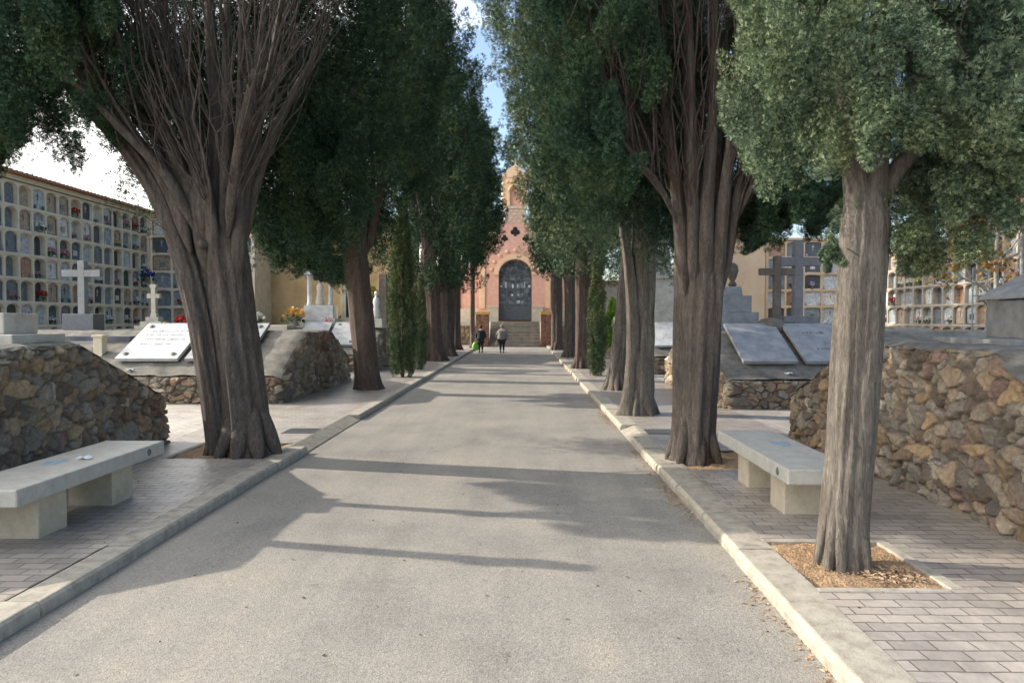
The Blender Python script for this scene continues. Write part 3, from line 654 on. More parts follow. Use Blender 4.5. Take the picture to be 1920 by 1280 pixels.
b_.box(-5.6, -2.452, .8, 6, 1.6, 5.4); b_.box(2.452, 5.6, .8, 6, 1.6, 5.4); b_.box(-2.4, 2.4, .9, 6, 1.6, 7.2); b_.build('wall', 'salmon', CH)
b_ = MB()
for s in (-1, 1):
    for x in (2.2, 5.5): b_.box(s * x - .16, s * x + .16, -.10 if x < 3 else .7, .1 if x < 3 else .79, 2.5, 6.5 if x < 3 else 5.4)
    b_.box(s * 3.9 - .13, s * 3.9 + .13, .7, .79, 2.5, 5.4)
for k in range(14):     # archivolt over the door
    a0, a1 = PI * k / 14, PI * (k + 1) / 14
    p = [(1.14 * math.cos(a0), 4.75 + 1.07 * math.sin(a0)), (1.45 * math.cos(a0), 4.75 + 1.4 * math.sin(a0)), (1.45 * math.cos(a1), 4.75 + 1.4 * math.sin(a1)), (1.14 * math.cos(a1), 4.75 + 1.07 * math.sin(a1))]
    b_.prism(p, -.12, -.002)
b_.build('moulding', 'salmon_light', CH)
for s in (-1, 1):
    x0, x1 = sorted((s * 5.7, s * 2.46)); b_ = MB(); b_.box(x0, x1, .6, .9, 1.6, 2.48); b_.build('plinth', 'cream', CH)
    x0, x1 = sorted((s * 1.13, s * 1.85)); b_ = MB(); b_.box(x0, x1, -.2, .1, 1.6, 2.55); b_.box(x0 - .03, x1 + .03, -.24, .12, 2.551, 2.65); b_.build('door_base', 'cream', CH)
pass
# gable
b_ = MB(); gp = [(-2.5, 6.45), (2.5, 6.45), (2.35, 6.75), (1.85, 6.8), (1.6, 7.35), (1.15, 7.5), (.95, 8.1), (.62, 8.25), (.6, 9.2), (-.6, 9.2), (-.62, 8.25), (-.95, 8.1), (-1.15, 7.5), (-1.6, 7.35), (-1.85, 6.8), (-2.35, 6.75)]
b_.prism(gp, .02, .5); b_.build('gable', 'salmon', CH)
b_ = MB()
ed = [(2.5, 6.42), (2.0, 6.95), (1.7, 7.4), (1.2, 7.62), (.98, 8.2), (.66, 8.4), (.64, 9.2)]
for s in (-1, 1): b_.tube([(s * x, -.02, z) for x, z in ed], [.11] * 7, 6)
for s in (-1, 1):
    for k in range(9):
        u = k / 8 * (len(ed) - 1); i0 = min(int(u), len(ed) - 2); f_ = u - i0; x = ed[i0][0] + (ed[i0 + 1][0] - ed[i0][0]) * f_; z = ed[i0][1] + (ed[i0 + 1][1] - ed[i0][1]) * f_
        b_.lathe([(.02, -.1), (.11, -.04), (.12, .05), (.03, .13)], (s * (x + .08), -.03, z + .06), 8)
b_.box(-.72, .72, -.06, .55, 9.2, 9.35); b_.build('gable_coping', 'cream', CH)
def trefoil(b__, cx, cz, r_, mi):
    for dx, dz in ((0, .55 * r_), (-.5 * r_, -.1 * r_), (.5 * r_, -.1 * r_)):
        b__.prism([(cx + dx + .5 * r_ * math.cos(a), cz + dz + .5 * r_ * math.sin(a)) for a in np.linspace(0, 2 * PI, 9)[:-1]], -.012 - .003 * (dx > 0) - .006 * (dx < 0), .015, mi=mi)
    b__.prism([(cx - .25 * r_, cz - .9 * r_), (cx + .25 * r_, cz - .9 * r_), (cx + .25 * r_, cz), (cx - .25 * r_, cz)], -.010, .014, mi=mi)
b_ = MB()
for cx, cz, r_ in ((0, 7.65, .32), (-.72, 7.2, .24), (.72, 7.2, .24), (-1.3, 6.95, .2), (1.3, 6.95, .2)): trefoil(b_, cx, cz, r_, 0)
b_.build('trefoil_shade', 'dark', CH)  # flat dark plates: the shade of trefoil openings painted onto the gable
b_ = MB()
for i in range(4):
    for j in (-1, 0, 1): trefoil(b_, j * .36 + (.1 if i % 2 else -.05), 8.35 + i * .24, .13, 0)
b_.build('tracery', 'cream', CH)
b_ = MB(); wall_with_arch(b_, -.78, .78, 9.35, 11.3, .36, 10.3, .35, .05, .5)
b_.box(-.9, .9, 0, .55, 11.3, 11.42); b_.prism([(-.85, 11.42), (.85, 11.42), (.45, 11.9), (0, 12.15), (-.45, 11.9)], .05, .5); b_.build('bell_gable', 'salmon_light', CH)
b_ = MB(); b_.box(-.05, .05, .2, .3, 12.1, 12.75); b_.box(-.24, .24, .21, .29, 12.38, 12.48); b_.build('cross', 'cream', CH)
b_ = MB(); b_.box(-.36, .36, .22, .3, 9.36, 10.7); b_.build('blind_arch', 'salmon', CH)
b_ = MB()
for x in (-.44, .44): b_.box(x - .07, x + .07, -.03, .049, 9.4, 10.35)
b_.tube([(.44 * math.cos(a), .0, 10.35 + .42 * math.sin(a)) for a in np.linspace(0, PI, 12)], [.08] * 12, 6)
for s in (-1, 1):
    for k in range(6): b_.lathe([(.02, -.12), (.11, -.05), (.12, .05), (.02, .13)], (s * .82, .05, 9.5 + k * .34), 8)
for k in range(5): b_.lathe([(.02, -.1), (.09, -.04), (.1, .04), (.02, .1)], ((k - 2) * .26, 0, 11.0), 8)
b_.build('blind_arch_frame', 'yellow_pale', CH)
b_ = MB()      # cusped band over the door
for k in range(9):
    a = PI * (k + .5) / 9; b_.lathe([(.02, -.12), (.13, -.06), (.13, .06), (.02, .12)], (1.62 * math.cos(a), -.02, 4.85 + 1.55 * math.sin(a)), 8)
b_.build('cusped_band', 'salmon_light', CH)
dr = MB(); dr.box(-1.11, 1.11, .25, .3, 1.7, 2.75)
for x in (-1.08, -.56, -.03, .03, .56, 1.08): dr.box(x - .025, x + .025, .22, .28, 2.75, 4.75)
for z in (2.75, 3.3, 3.85, 4.4, 4.75): dr.box(-1.11, 1.11, .21, .285, z - .03, z + .03)
for k in range(9):
    a = PI * (k + .5) / 9; dr.tube([(0, .25, 4.78), (1.08 * math.cos(a), .25, 4.76 + 1.0 * math.sin(a))], [.022, .022], 5)
for rad in (.4, .75): dr.tube([(rad * math.cos(a), .25, 4.76 + rad * .95 * math.sin(a)) for a in np.linspace(0, PI, 15)], [.02] * 15, 5)
door = dr.build('door', 'iron', CH)
gl = MB(); gl.prism(arch_pts(1.1, 1.75, 4.75, 1.03), .36, .38); gl.build('door_back', 'grey_violet_glass', door)
gl = MB()
for (x, z, w__, h__) in ((-.62, 4.1, .12, .42), (.62, 4.1, .12, .42), (-.16, 4.0, .12, .3), (.16, 4.0, .12, .3), (-.95, 4.0, .16, .16), (.95, 4.0, .16, .16), (-.2, 3.4, .12, .16), (.2, 3.4, .12, .16), (.2, 2.95, .22, .2), (-.42, 2.2, .2, .3), (.2, 2.2, .16, .2)): gl.box(x - w__ / 2, x + w__ / 2, .345, .358, z - h__ / 2, z + h__ / 2)
gl.build('pane', 'glass', door)
ST = thing('stone_steps', 'wide grey stone steps leading up to the chapel door', 'steps', (-.54, 45.4, 0))
b_ = MB()
for k in range(8): b_.box(-1.65, 1.65, k * .3, 2.55, k * .2, (k + 1) * .2)
b_.build('steps', 'step_stone', ST, bevel=.015)
for s, lb in ((-1, 'left'), (1, 'right')):
    P_ = thing('stair_pillar', 'red rubble pillar with yellow cap on the %s side of the chapel steps' % lb, 'pillar', (-.54 + s * 2.07, 45.7, 0)); b_ = MB(); b_.box(-.4, .4, -.5, .5, 0, 2.05); b_.build('shaft', 'red_stone', P_); b_ = MB(); b_.box(-.45, .45, -.55, .55, 2.052, 2.22); b_.build('cap', 'yellow', P_)
    b_ = MB(); x0, x1 = sorted((-.54 + s * 2.5, -.54 + s * 9)); tw = thing('terrace_wall', 'low rubble terrace wall to the %s of the chapel steps' % lb, 'wall', (0, 0, 0)); rubble_strip([(x0, 46.2), (x1, 46.2)], lambda x, y: 1.35, .05, 70 + s, parent=tw)
    b_.box(x0, x1, 46.12, 48, 1.34, 1.6); b_.build('coping', 'stone_pale', tw)

# ------------------------------------------------------------------ tombs, slabs, crosses
def tomb_slab(x0, x1, yp, label, mat, rings=True, text=None, ln=1.5, lift=.06, zp=None, group=None, th=.07):
    """slab lying on the 27.7 degree slope of a plot that starts at yp; foot of the slab .35 m behind the edge"""
    ang = math.atan2(.84, 1.6); dy = .38; z = .62 + dy * .84 / 1.6 + lift
    t = thing('tomb_slab', label, 'tombstone', ((x0 + x1) / 2, yp + dy, z)); t.rotation_euler = (ang, 0, 0)
    hw = (x1 - x0) / 2; b_ = MB(); b_.box(-hw, hw, 0, ln, 0, th); b_.build('slab', mat, t, bevel=.008)
    b_ = MB(); b_.box(-hw + .06, hw - .06, .06, ln - .06, -.09, -.002); b_.build('bed', 'cement', t)
    if rings:
        for sx_ in (-1, 1):
            for yy in (.17, ln - .17):
                r_ = MB(); r_.tube([(sx_ * (hw - .15) + .045 * math.cos(a), yy + .045 * math.sin(a), th + .012) for a in np.linspace(0, 2 * PI, 13)], [.010] * 13, 6)
                r_.lathe([(.025, 0), (.025, .012), (.01, .02)], (sx_ * (hw - .15), yy, th), 8); r_.build('ring', 'bronze', t)
    if text:
        rr = random.Random(int(x0 * 100)); b_ = MB()
        for (ty, th_, x_a, x_b) in text:
            x = x_a * hw
            while x < x_b * hw:
                wd = rr.uniform(.03, .06) * th_ / .09
                if rr.random() > .15:      # worn, unreadable letters: short strokes
                    for q in range(rr.choice([2, 2, 3])):
                        if rr.random() < .5: b_.box(x + q * wd * .45, x + q * wd * .45 + .009, ty, ty + th_, th + .001, th + .0025)
                        else: b_.box(x, x + wd * .85, ty + q * th_ * .45, ty + q * th_ * .45 + .009, th + .0012, th + .0028)
                x += wd + .015
        b_.build('inscription', 'ink' if mat != 'marble' else 'ink_soft', t)
    return t
G_S = 'tomb slabs on the sloping plots'
T3 = [(1.05, .09, -.5, .3), (.62, .09, -.2, .75), (.42, .07, -.4, .8)]
tomb_slab(-8.12, -6.86, 13.6, 'white marble slab with bronze rings and worn lettering on the left slope', 'marble', text=[(1.1, .05, -.6, .6), (.95, .05, -.7, .6), (.75, .05, -.6, .7), (.55, .05, -.6, .5)], group=G_S)
tomb_slab(-6.72, -5.48, 13.6, 'grey slab half hidden behind the big leaning trunk', 'grey_marble', text=T3)
tomb_slab(-7.2, -6.32, 21.8, 'blue-grey slab to the left of the pair beyond the orange flowers', 'grey_marble', rings=False)
tomb_slab(-6.2, -5.3, 21.8, 'blue-grey slab with a ring, nearest the second left trunk', 'grey_marble', text=[(.7, .06, -.6, .6)])
tomb_slab(4.1, 5.12, 12.9, 'plain pale grey slab on the slope right of the big trunk', 'grey_marble', rings=False)
tomb_slab(5.26, 6.5, 12.9, 'dark-lettered grey slab below the large grey cross', 'grey_marble', rings=False, text=T3)
tomb_slab(3.95, 5.0, 21.0, 'white lettered slab seen between the two right trunks', 'marble', rings=False, text=T3)
tomb_slab(4.2, 5.3, 29.5, 'white slab on the farthest right plot', 'marble', rings=False)

def cross(label, x, y, z0, z1, arm_z, arm_w, th, mat, base=None, flare=0, group=None):
    t = thing('stone_cross', label, 'cross', (x, y, z0)); h = th / 2; zb = 0
    if base:
        b_ = MB()
        for (bw, bd, a, c_) in base: b_.box(-bw / 2, bw / 2, -bd / 2, bd / 2, a, c_)
        b_.build('pedestal', base_mat(mat), t, bevel=.01); zb = base[-1][3]
    b_ = MB(); H = z1 - z0; az = arm_z - z0
    b_.box(-h, h, -h, h, zb - .01, H); b_.box(-arm_w / 2, -h + .001, -h * .98, h * .98, az - h, az + h); b_.box(h - .001, arm_w / 2, -h * .98, h * .98, az - h, az + h)
    if flare:
        b_.box(-h - flare, h + flare, -h * 1.05, h * 1.05, H - .06, H + .02); b_.box(-h - flare, h + flare, -h * 1.05, h * 1.05, zb, zb + .08)
    b_.build('cross', mat, t, bevel=.008); return t
def base_mat(m): return {'grey_light': 'granite'}.get(m, m)
M['grey_light'] = noise_mat('light_grey_stone', [(0.3, (.21, .225, .23)), (0.7, (.31, .32, .32))], 6, 6, .8, .2)
M['grey_violet'] = noise_mat('smooth_grey_stone', [(0.3, (.17, .16, .175)), (0.7, (.26, .25, .265))], 6, 6, .7, .2)
cross('large pale grey cross on a dark granite pedestal before the left niche wall', -9.85, 15.75, 1.0, 3.02, 2.74, .86, .15, 'grey_light', [(.78, .5, 0, .40), (.70, .42, .40, .84)])
cross('small slender white cross on a stepped white base behind the marble slab', -8.48, 16.2, 1.45, 2.50, 2.25, .30, .105, 'stone_pale', [(.68, .5, 0, .12), (.5, .36, .12, .22), (.3, .24, .22, .32)], flare=.02)
cross('brown stone cross, the shorter and nearer of the crosses on the right', 5.36, 15.1, 1.45, 3.05, 2.72, .74, .145, 'brown_stone', [(.6, .5, 0, .22)])
cross('tall smooth grey cross on a stepped base, behind the brown cross', 6.02, 15.7, 1.45, 3.43, 2.98, .95, .19, 'grey_violet', [(1.0, .7, 0, .16), (.78, .55, .16, .34)])
cross('weathered cross on the near left plot, just outside the left edge', -5.75, 6.14, 1.45, 3.22, 2.95, .5, .13, 'grey_stone', [(.5, .5, 0, .2)])
cross('second weathered cross on the near left plot, beside the pale pedestal', -5.75, 7.34, 1.45, 3.14, 2.9, .5, .12, 'grey_stone', [(.5, .5, 0, .2)])
cross('short cross on the far left plot, casting a thin shadow', -5.9, 15.6, 1.45, 2.9, 2.6, .4, .09, 'grey_stone', [(.3, .3, 0, .12)]) if 0 else None

def monument(label, x, y, z, steps, mat, extra=None, name='grave_monument'):
    t = thing(name, label, 'monument', (x, y, z)); b_ = MB()
    for (bw, bd, a, c_, tp) in steps: b_.box(-bw / 2, bw / 2, -bd / 2, bd / 2, a, c_, 0, tp)
    b_.build('pedestal', mat, t, bevel=.012)
    if extra: extra(t)
    return t
# near left pedestal, near right block
monument('pale stone pedestal on the near left plot at the left edge', -5.42, 7.15, 1.44, [(1.0, .8, 0, .12, 0), (.62, .5, .12, .33, 0)], 'stone_pale')
def roof_block(t):
    b_ = MB(); b_.prism([(-.78, .47), (.78, .47), (.72, .53), (.3, .75), (0, .82), (-.3, .75), (-.72, .53)], -.45, .45); b_.build('lid', 'grey_stone', t, bevel=.012)
monument('large grey stone sarcophagus with ridged lid on the near right plot', 5.55, 7.1, 1.44, [(2.3, 1.2, 0, .08, 0), (1.42, .8, .08, .46, 0)], 'grey_stone', roof_block, 'sarcophagus')
def bust(t):
    b_ = MB(); b_.lathe([(.06, 0), (.10, .04), (.05, .12), (.09, .2), (.13, .34), (.11, .46), (.04, .52)], (0.02, 0, .98), 12); b_.build('urn', 'brown_stone', t)
monument('pale blue-grey stepped monument with a dark urn, left of the brown cross', 4.55, 15.6, 1.45, [(.95, .8, 0, .42, 0), (.7, .6, .42, .78, 0), (.4, .35, .78, .98, .03)], 'grey_marble', bust)
b_ = MB(); rr = random.Random(3)
b_.lathe([(.30, 0), (.34, .08), (.30, .2), (.19, .3), (.02, .34)], (5.12, 14.75, 1.42), 14); tag(b_.build('rounded_rock', 'brown_stone'), 'rounded brown rock at the foot of the brown cross', 'rock')
monument('pale stepped stone monument seen between the right trunks', 4.55, 23.5, 1.45, [(1.1, .9, 0, .5, 0), (.85, .7, .5, 1.6, .05), (.95, .8, 1.6, 1.75, 0), (.6, .5, 1.75, 2.5, .05)], 'stone_pale')
monument('dark stone monument behind the green bush', 4.5, 31.5, 1.45, [(.9, .7, 0, .7, 0), (.6, .5, .7, 1.5, .05)], 'grey_stone')
# white shrine left
def shrine(t):
    b_ = MB()
    for s in (-1, 1): b_.lathe([(.10, 0), (.10, .05), (.075, .1), (.065, .95), (.10, 1.0), (.10, 1.05)], (s * .36, -.1, .75), 12)
    b_.build('column', 'marble', t)
    b_ = MB(); b_.box(-.52, .52, -.28, .2, 1.80, 1.93); b_.prism([(-.56, 1.932), (.56, 1.932), (0, 2.2)], -.3, .22); b_.box(-.04, .04, -.08, 0, 2.15, 2.5); b_.box(-.15, .15, -.079, -.001, 2.33, 2.41); b_.build('pediment', 'marble', t)
    b_ = MB(); b_.lathe([(.14, 0), (.16, .1), (.1, .45), (.13, .6), (.09, .72), (.05, .76), (.08, .84), (.07, .93), (.02, .97)], (0, -.08, .75), 12); b_.build('statue', 'stone_pale', t)
monument('white marble shrine with two columns and a small pale figure behind the orange flowers', -6.95, 24.3, 1.45, [(1.2, .8, 0, .3, 0), (1.0, .6, .3, .75, 0)], 'marble', shrine, 'grave_shrine')
def recess_shade(t):
    b_ = MB(); b_.box(-.22, .22, -.26, -.252, .35, 1.3); b_.build('recess_shade', 'dark', t); b_ = MB(); b_.box(-.5, .5, -.34, .28, 1.702, 1.84); b_.build('cap', 'stone_pale', t)  # thin dark panel on the front face stands in for a shaded hollow
monument('beige stone stela with a painted dark hollow, right of the white shrine', -5.95, 24.9, 1.45, [(1.0, .6, 0, .2, 0), (.8, .5, .2, 1.7, 0)], 'cream', recess_shade, 'grave_stela')
monument('slim brown stela left of the small left cypress', -5.0, 25.3, 1.45, [(.5, .4, 0, .15, 0), (.3, .25, .15, 1.9, .02)], 'brown_stone', None, 'grave_stela')
monument('small white stela on the far left plot', -5.2, 33, 1.45, [(.6, .4, 0, .2, 0), (.42, .2, .2, 1.2, .02)], 'marble', None, 'grave_stela')
def statue(t):
    b_ = MB(); b_.lathe([(.13, 0), (.14, .1), (.09, .4), (.12, .55), (.08, .68), (.04, .72), (.07, .8), (.06, .88), (.02, .91)], (0, 0, .3), 12); b_.build('figure', 'marble', t)
monument('little white statue on a plinth left of the small left cypress', -4.85, 23.4, 1.45, [(.45, .4, 0, .3, 0)], 'stone_pale', statue, 'statue')
# posts with a rail before the dark pedestal
def posts():
    t = thing('post_rail', 'two short pale posts joined by a rail before the dark granite pedestal', 'railing', (-9.1, 14.35, .85))
    for s in (-1, 1): b_ = MB(); b_.box(s * .46 - .09, s * .46 + .09, -.09, .09, 0, .50); b_.box(s * .46 - .115, s * .46 + .115, -.115, .115, .502, .55); b_.build('post', 'cream', t, bevel=.006)
    b_ = MB(); b_.box(-.37, .37, -.03, .03, .36, .42); b_.build('rail', 'grey_light', t)
posts()
monument('low dark granite grave edge behind the pale posts', -9.2, 15.2, .95, [(1.9, .9, 0, .42, 0)], 'granite')
monument('low white grave kerb with a flat top left of the pale posts', -11.2, 15.4, 1.0, [(1.5, 1.1, 0, .3, 0), (1.2, .8, .3, .42, 0)], 'stone_pale')
monument('beige headstone on the left plot beyond the niche wall corner', -6.0, 17.0, 1.44, [(.8, .5, 0, .14, 0)], 'stone_pale')
# larger flowers
def big_flowers(x, y, z, col, s, label):
    return place_bouquet(col, (x, y, z), label, s)
big_flowers(-7.55, 15.75, 1.44, 'red', 2.0, 'large red flowers behind the white marble slab')
big_flowers(-7.95, 15.65, 1.44, 'yellow', 1.1, 'small yellow flowers left of the large red ones')
big_flowers(-5.95, 15.6, 1.5, 'white', 2.3, 'white flowers in a dark pot right of the big leaning trunk')
big_flowers(-7.55, 23.3, 1.5, 'orange', 3.4, 'big orange flower arrangement below the white shrine')
big_flowers(-6.55, 23.9, 1.45, 'pink', 1.8, 'pink flowers beside the orange arrangement')
big_flowers(-6.0, 24.5, 2.9, 'purple', 2.0, 'purple flowers on the beige stela')
big_flowers(-15.45, 29.0, 3.2, 'blue', 3.0, 'large blue flowers at the corner of the left niche wall')
big_flowers(6.25, 14.7, 1.44, 'white', 1.5, 'white flowers at the foot of the tall grey cross')
big_flowers(-11.6, 15.2, 1.42, 'white', 1.3, 'white flowers on the low white grave')
big_flowers(-4.95, 24.2, 1.45, 'yellow', 1.6, 'yellow flowers beside the slim brown stela')
big_flowers(7.0, 14.6, 1.44, 'pink', 1.5, 'pink flowers right of the tall grey cross')

# white access stair (scaffold) and lamp post on the right
t = thing('access_ladder', 'white metal stair frame leaning by the right niche wall', 'ladder', (13.1, 20.3, 0))
b_ = MB()
for x in (-.2, .27):
    for y in (-.3, .3): b_.tube([(x, y, 0), (x, y, 3.2)], [.022, .022], 6)
for z in (.3, 1.5, 2.4, 3.15): b_.tube([(-.2, -.3, z), (.27, -.3, z)], [.018, .018], 6); b_.tube([(-.2, .3, z), (.27, .3, z)], [.018, .018], 6)
b_.build('frame', 'grey_light', t)
b_ = MB(); b_.box(-.03, .03, -.36, -.33, 0, .01)
for (xa, za, xb, zb) in ((-.17, 1.35, .25, 2.05), (-.17, 2.1, .25, 2.95), (-.17, .5, .25, 1.25)): b_.tube([(xa, -.34, za), (xb, -.34, zb)], [.035, .035], 6)
b_.build('stringer', 'white_metal', t)
t = thing('lamp_post', 'dark slim post with a pale panel at the right edge', 'post', (12.55, 18.1, 0))
b_ = MB(); b_.lathe([(.09, 0), (.09, .3), (.055, .35), (.05, 6.2), (.04, 6.4)], n=10); b_.build('pole', 'grey_metal', t)
b_ = MB(); b_.box(.08, .75, -.03, .03, 4.35, 5.3); b_.build('panel', 'pale_render', t, bevel=.01)

# ------------------------------------------------------------------ trees
def foliage(name, plumes, leaf_l, leaf_w, per, mat, parent, zvis=99, seed=0):
    """plumes: array (n,8): cx cy cz ax ay az L r ; every plume is a spray of small scale-leaf faces"""
    rg = np.random.default_rng(seed); P = np.array(plumes); hi = P[:, 2] > zvis; co = P[:, 7] > .5; hi = hi & ~co
    parts = []
    for sel, lm, pm in ((~hi & ~co, 1.0, 1.0), (hi, 3.0, .14), (co, 1.9, .45)):
        Q = P[sel]
        if not len(Q): continue
        k = max(6, int(per * pm)); n = len(Q) * k; idx = np.repeat(np.arange(len(Q)), k)
        c = Q[idx, 0:3]; ax = Q[idx, 3:6]; Ln = Q[idx, 6]; r_ = Q[idx, 7]
        t = rg.uniform(0, 1, n) ** .85; rad = r_ * np.sin(PI * np.clip(t * .88 + .08, 0, 1)) ** .7 * rg.uniform(.35, 1, n) ** .5
        rv = rg.normal(size=(n, 3)); rv -= (rv * ax).sum(1)[:, None] * ax; rv /= np.linalg.norm(rv, axis=1)[:, None] + 1e-9
        pos = c + ax * ((t - .5) * Ln)[:, None] + rv * rad[:, None]
        d = ax * .75 + rv * .7 + rg.normal(size=(n, 3)) * .42; d /= np.linalg.norm(d, axis=1)[:, None]
        nn = rv + ax * .15 + rg.normal(size=(n, 3)) * .5; wv = np.cross(d, nn); wv /= np.linalg.norm(wv, axis=1)[:, None] + 1e-9
        s = rg.uniform(.6, 1.35, n)[:, None] * lm; Lf = leaf_l * s; Wf = leaf_w * s * rg.uniform(.8, 1.25, (n, 1)); b0 = pos - d * Lf * .5
        vs = [b0]
        for a_ in (-.62, .02, .66):
            a2 = a_ + rg.normal(size=(n, 1)) * .12; dk = d * np.cos(a2) + wv * np.sin(a2); pk = -d * np.sin(a2) + wv * np.cos(a2); lk = Lf * (1.0 if abs(a_) < .1 else .78) * rg.uniform(.8, 1.15, (n, 1))
            bend = nn * .12 * Lf
            vs.append(b0 + dk * lk * .5 + pk * Wf * .5); vs.append(b0 + dk * lk + bend * rg.normal(size=(n, 1)) * .5)
        parts.append(np.stack(vs, 1).reshape(-1, 3))
    V = np.concatenate(parts); m7 = len(V) // 7; b7 = np.arange(m7)[:, None] * 7; q = np.concatenate([b7 + np.array([[0, 1, 2]]), b7 + np.array([[0, 3, 4]]), b7 + np.array([[0, 5, 6]])], 0)
    me = bpy.data.meshes.new(name); nf = len(q)
    me.vertices.add(len(V)); me.vertices.foreach_set('co', V.astype(np.float32).ravel()); me.loops.add(nf * 3); me.loops.foreach_set('vertex_index', q.astype(np.int32).ravel())
    me.polygons.add(nf); me.polygons.foreach_set('loop_start', np.arange(0, nf * 3, 3, dtype=np.int32)); me.polygons.foreach_set('loop_total', np.full(nf, 3, dtype=np.int32))
    for m_ in ([mat] if isinstance(mat, str) else mat): me.materials.append(M[m_])
    me.update(); o = bpy.data.objects.new(name, me); C.objects.link(o); o.parent = parent
    return o

def crown_plumes(seed, z0, z1, rad, n, L=(.55, .95), r=(.14, .26), inner=.25, mask=None, cx=0, cy=0, lean=(0, 0), rough=.22, hole=.30, taper=.62, lump=1.5, amp=.75):
    """z0, rad: (left, right, front, back) values round the crown (left=-X, front=-Y)"""
    rg = np.random.default_rng(seed); out_ = []
    def around(v, th):
        c, s = math.cos(th), math.sin(th); a = v[1] if c > 0 else v[0]; b__ = v[3] if s > 0 else v[2]; return a * c * c + b__ * s * s
    def shell(th, t, k):
        zb = around(z0, th); R_ = around(rad, th); z = zb + t * (z1 - zb)
        pr = min(1, .62 + (z - zb) / 1.6 * .38) * (1 if t < taper else max(.08, 1 - ((t - taper) / (1 - taper)) ** 1.6))
        nz_ = vnoise(np.array([[math.cos(th) * 2.1, math.sin(th) * 2.1, z * .75 + seed]]), seed)[0]
        q = R_ * pr * (1 + rough * 2 * (nz_ - .5)) * k
        return np.array([q * math.cos(th), q * math.sin(th), z])
    def emit(p, th, jit=.2, up=1.0):
        x, y, z = p
        if mask and not mask(x, y, z, th): return
        ax = np.array([math.cos(th) * .40 + rg.normal() * jit, math.sin(th) * .40 + rg.normal() * jit, up if rg.uniform() > .10 else -.5]); ax /= np.linalg.norm(ax)
        f = max(0, (z - 1.5) / 8) ** 2; out_.append([cx + x + lean[0] * f, cy + y + lean[1] * f, z, *ax, rg.uniform(*L), rg.uniform(*r)])
    # boughs: bumps of foliage on the outside of the crown with dark hollows between them
    sp = 1.2 / lump; cs = np.zeros((0, 3)); tries = 0; m = 9; nb = max(6, int(n * (1 - inner) / m))
    area = 2 * PI * (sum(rad) / 4) * (z1 - min(z0)) * .85; sp = max(sp, .78 * math.sqrt(area / nb))
    while len(cs) < nb and tries < nb * 14:
        tries += 1; th = rg.uniform(0, 2 * PI); p = shell(th, rg.uniform(0, 1), rg.uniform(.84, 1.06))
        dd = cs - p if len(cs) else np.ones((1, 3)) * 9
        if (np.hypot(np.hypot(dd[:, 0], dd[:, 1]), dd[:, 2] * .75) < sp).any(): continue
        if rg.uniform() < hole * .35: continue
        cs = np.vstack([cs, p]); o_ = np.array([math.cos(th), math.sin(th), 0]); tg = np.array([-math.sin(th), math.cos(th), 0]); big = rg.uniform(.75, 1.3)
        for _ in range(m):
            v_ = rg.normal(size=3); v_ /= np.linalg.norm(v_); v_ *= rg.uniform(.4, 1) ** .5
            emit(p + (o_ * (v_[0] * .42 + .16) + tg * v_[1] * .36) * sp * big + np.array([0, 0, v_[2] * .62 * sp * big]), th)
    for _ in range(int(n * .05)):      # stray tips that break the outline
        th = rg.uniform(0, 2 * PI); emit(shell(th, rg.uniform(0, .95), rg.uniform(1.04, 1.2)), th, .3, rg.choice([1.0, 1.0, -.3]))
    for _ in range(int(n * inner)):
        th = rg.uniform(0, 2 * PI); emit(shell(th, rg.uniform(0, 1), rg.uniform(.35, .66)), th, .4)
    return out_

def core_plumes(seed, c, rad, n):
    """coarse dense inner foliage (radius above .5 marks it)"""
    return [p[:7] + [.55] for p in blob_plumes(seed, c, rad, n, (.6, 1.0), (.3, .4), clump=False)]
def blob_plumes(seed, c, rad, n, L=(.4, .8), r=(.12, .22), up=1.0, clump=True):
    rg = np.random.default_rng(seed); o_ = []; m = 8; nb = max(3, n // m)
    vol = rad[0] * rad[1] * rad[2] * 4.2; sp = .80 * (vol / nb) ** (1 / 3); cs = np.zeros((0, 3)); t_ = 0
    if not clump: m, nb, sp = 1, n, 0
    while len(cs) < nb and t_ < nb * 20:
        t_ += 1; p = rg.normal(size=3); p /= np.linalg.norm(p); p *= rg.uniform(.2, 1) ** .5; p = p * rad
        if sp and len(cs) and (np.linalg.norm(cs - p, axis=1) < sp).any(): continue
        cs = np.vstack([cs, p]); big = rg.uniform(.7, 1.25)
        for _ in range(m):
            v = rg.normal(size=3); v /= np.linalg.norm(v); v *= rg.uniform(.3, 1) ** .5; q = p + v * [.38, .38, .62] * np.array(sp * big) if sp else p
            d = p / np.array(rad); ax = d * [.5, .5, .2] + [0, 0, up] + rg.normal(size=3) * .2; ax /= np.linalg.norm(ax)
            o_.append([c[0] + q[0], c[1] + q[1], c[2] + q[2], *ax, rg.uniform(*L), rg.uniform(*r)])
    return o_

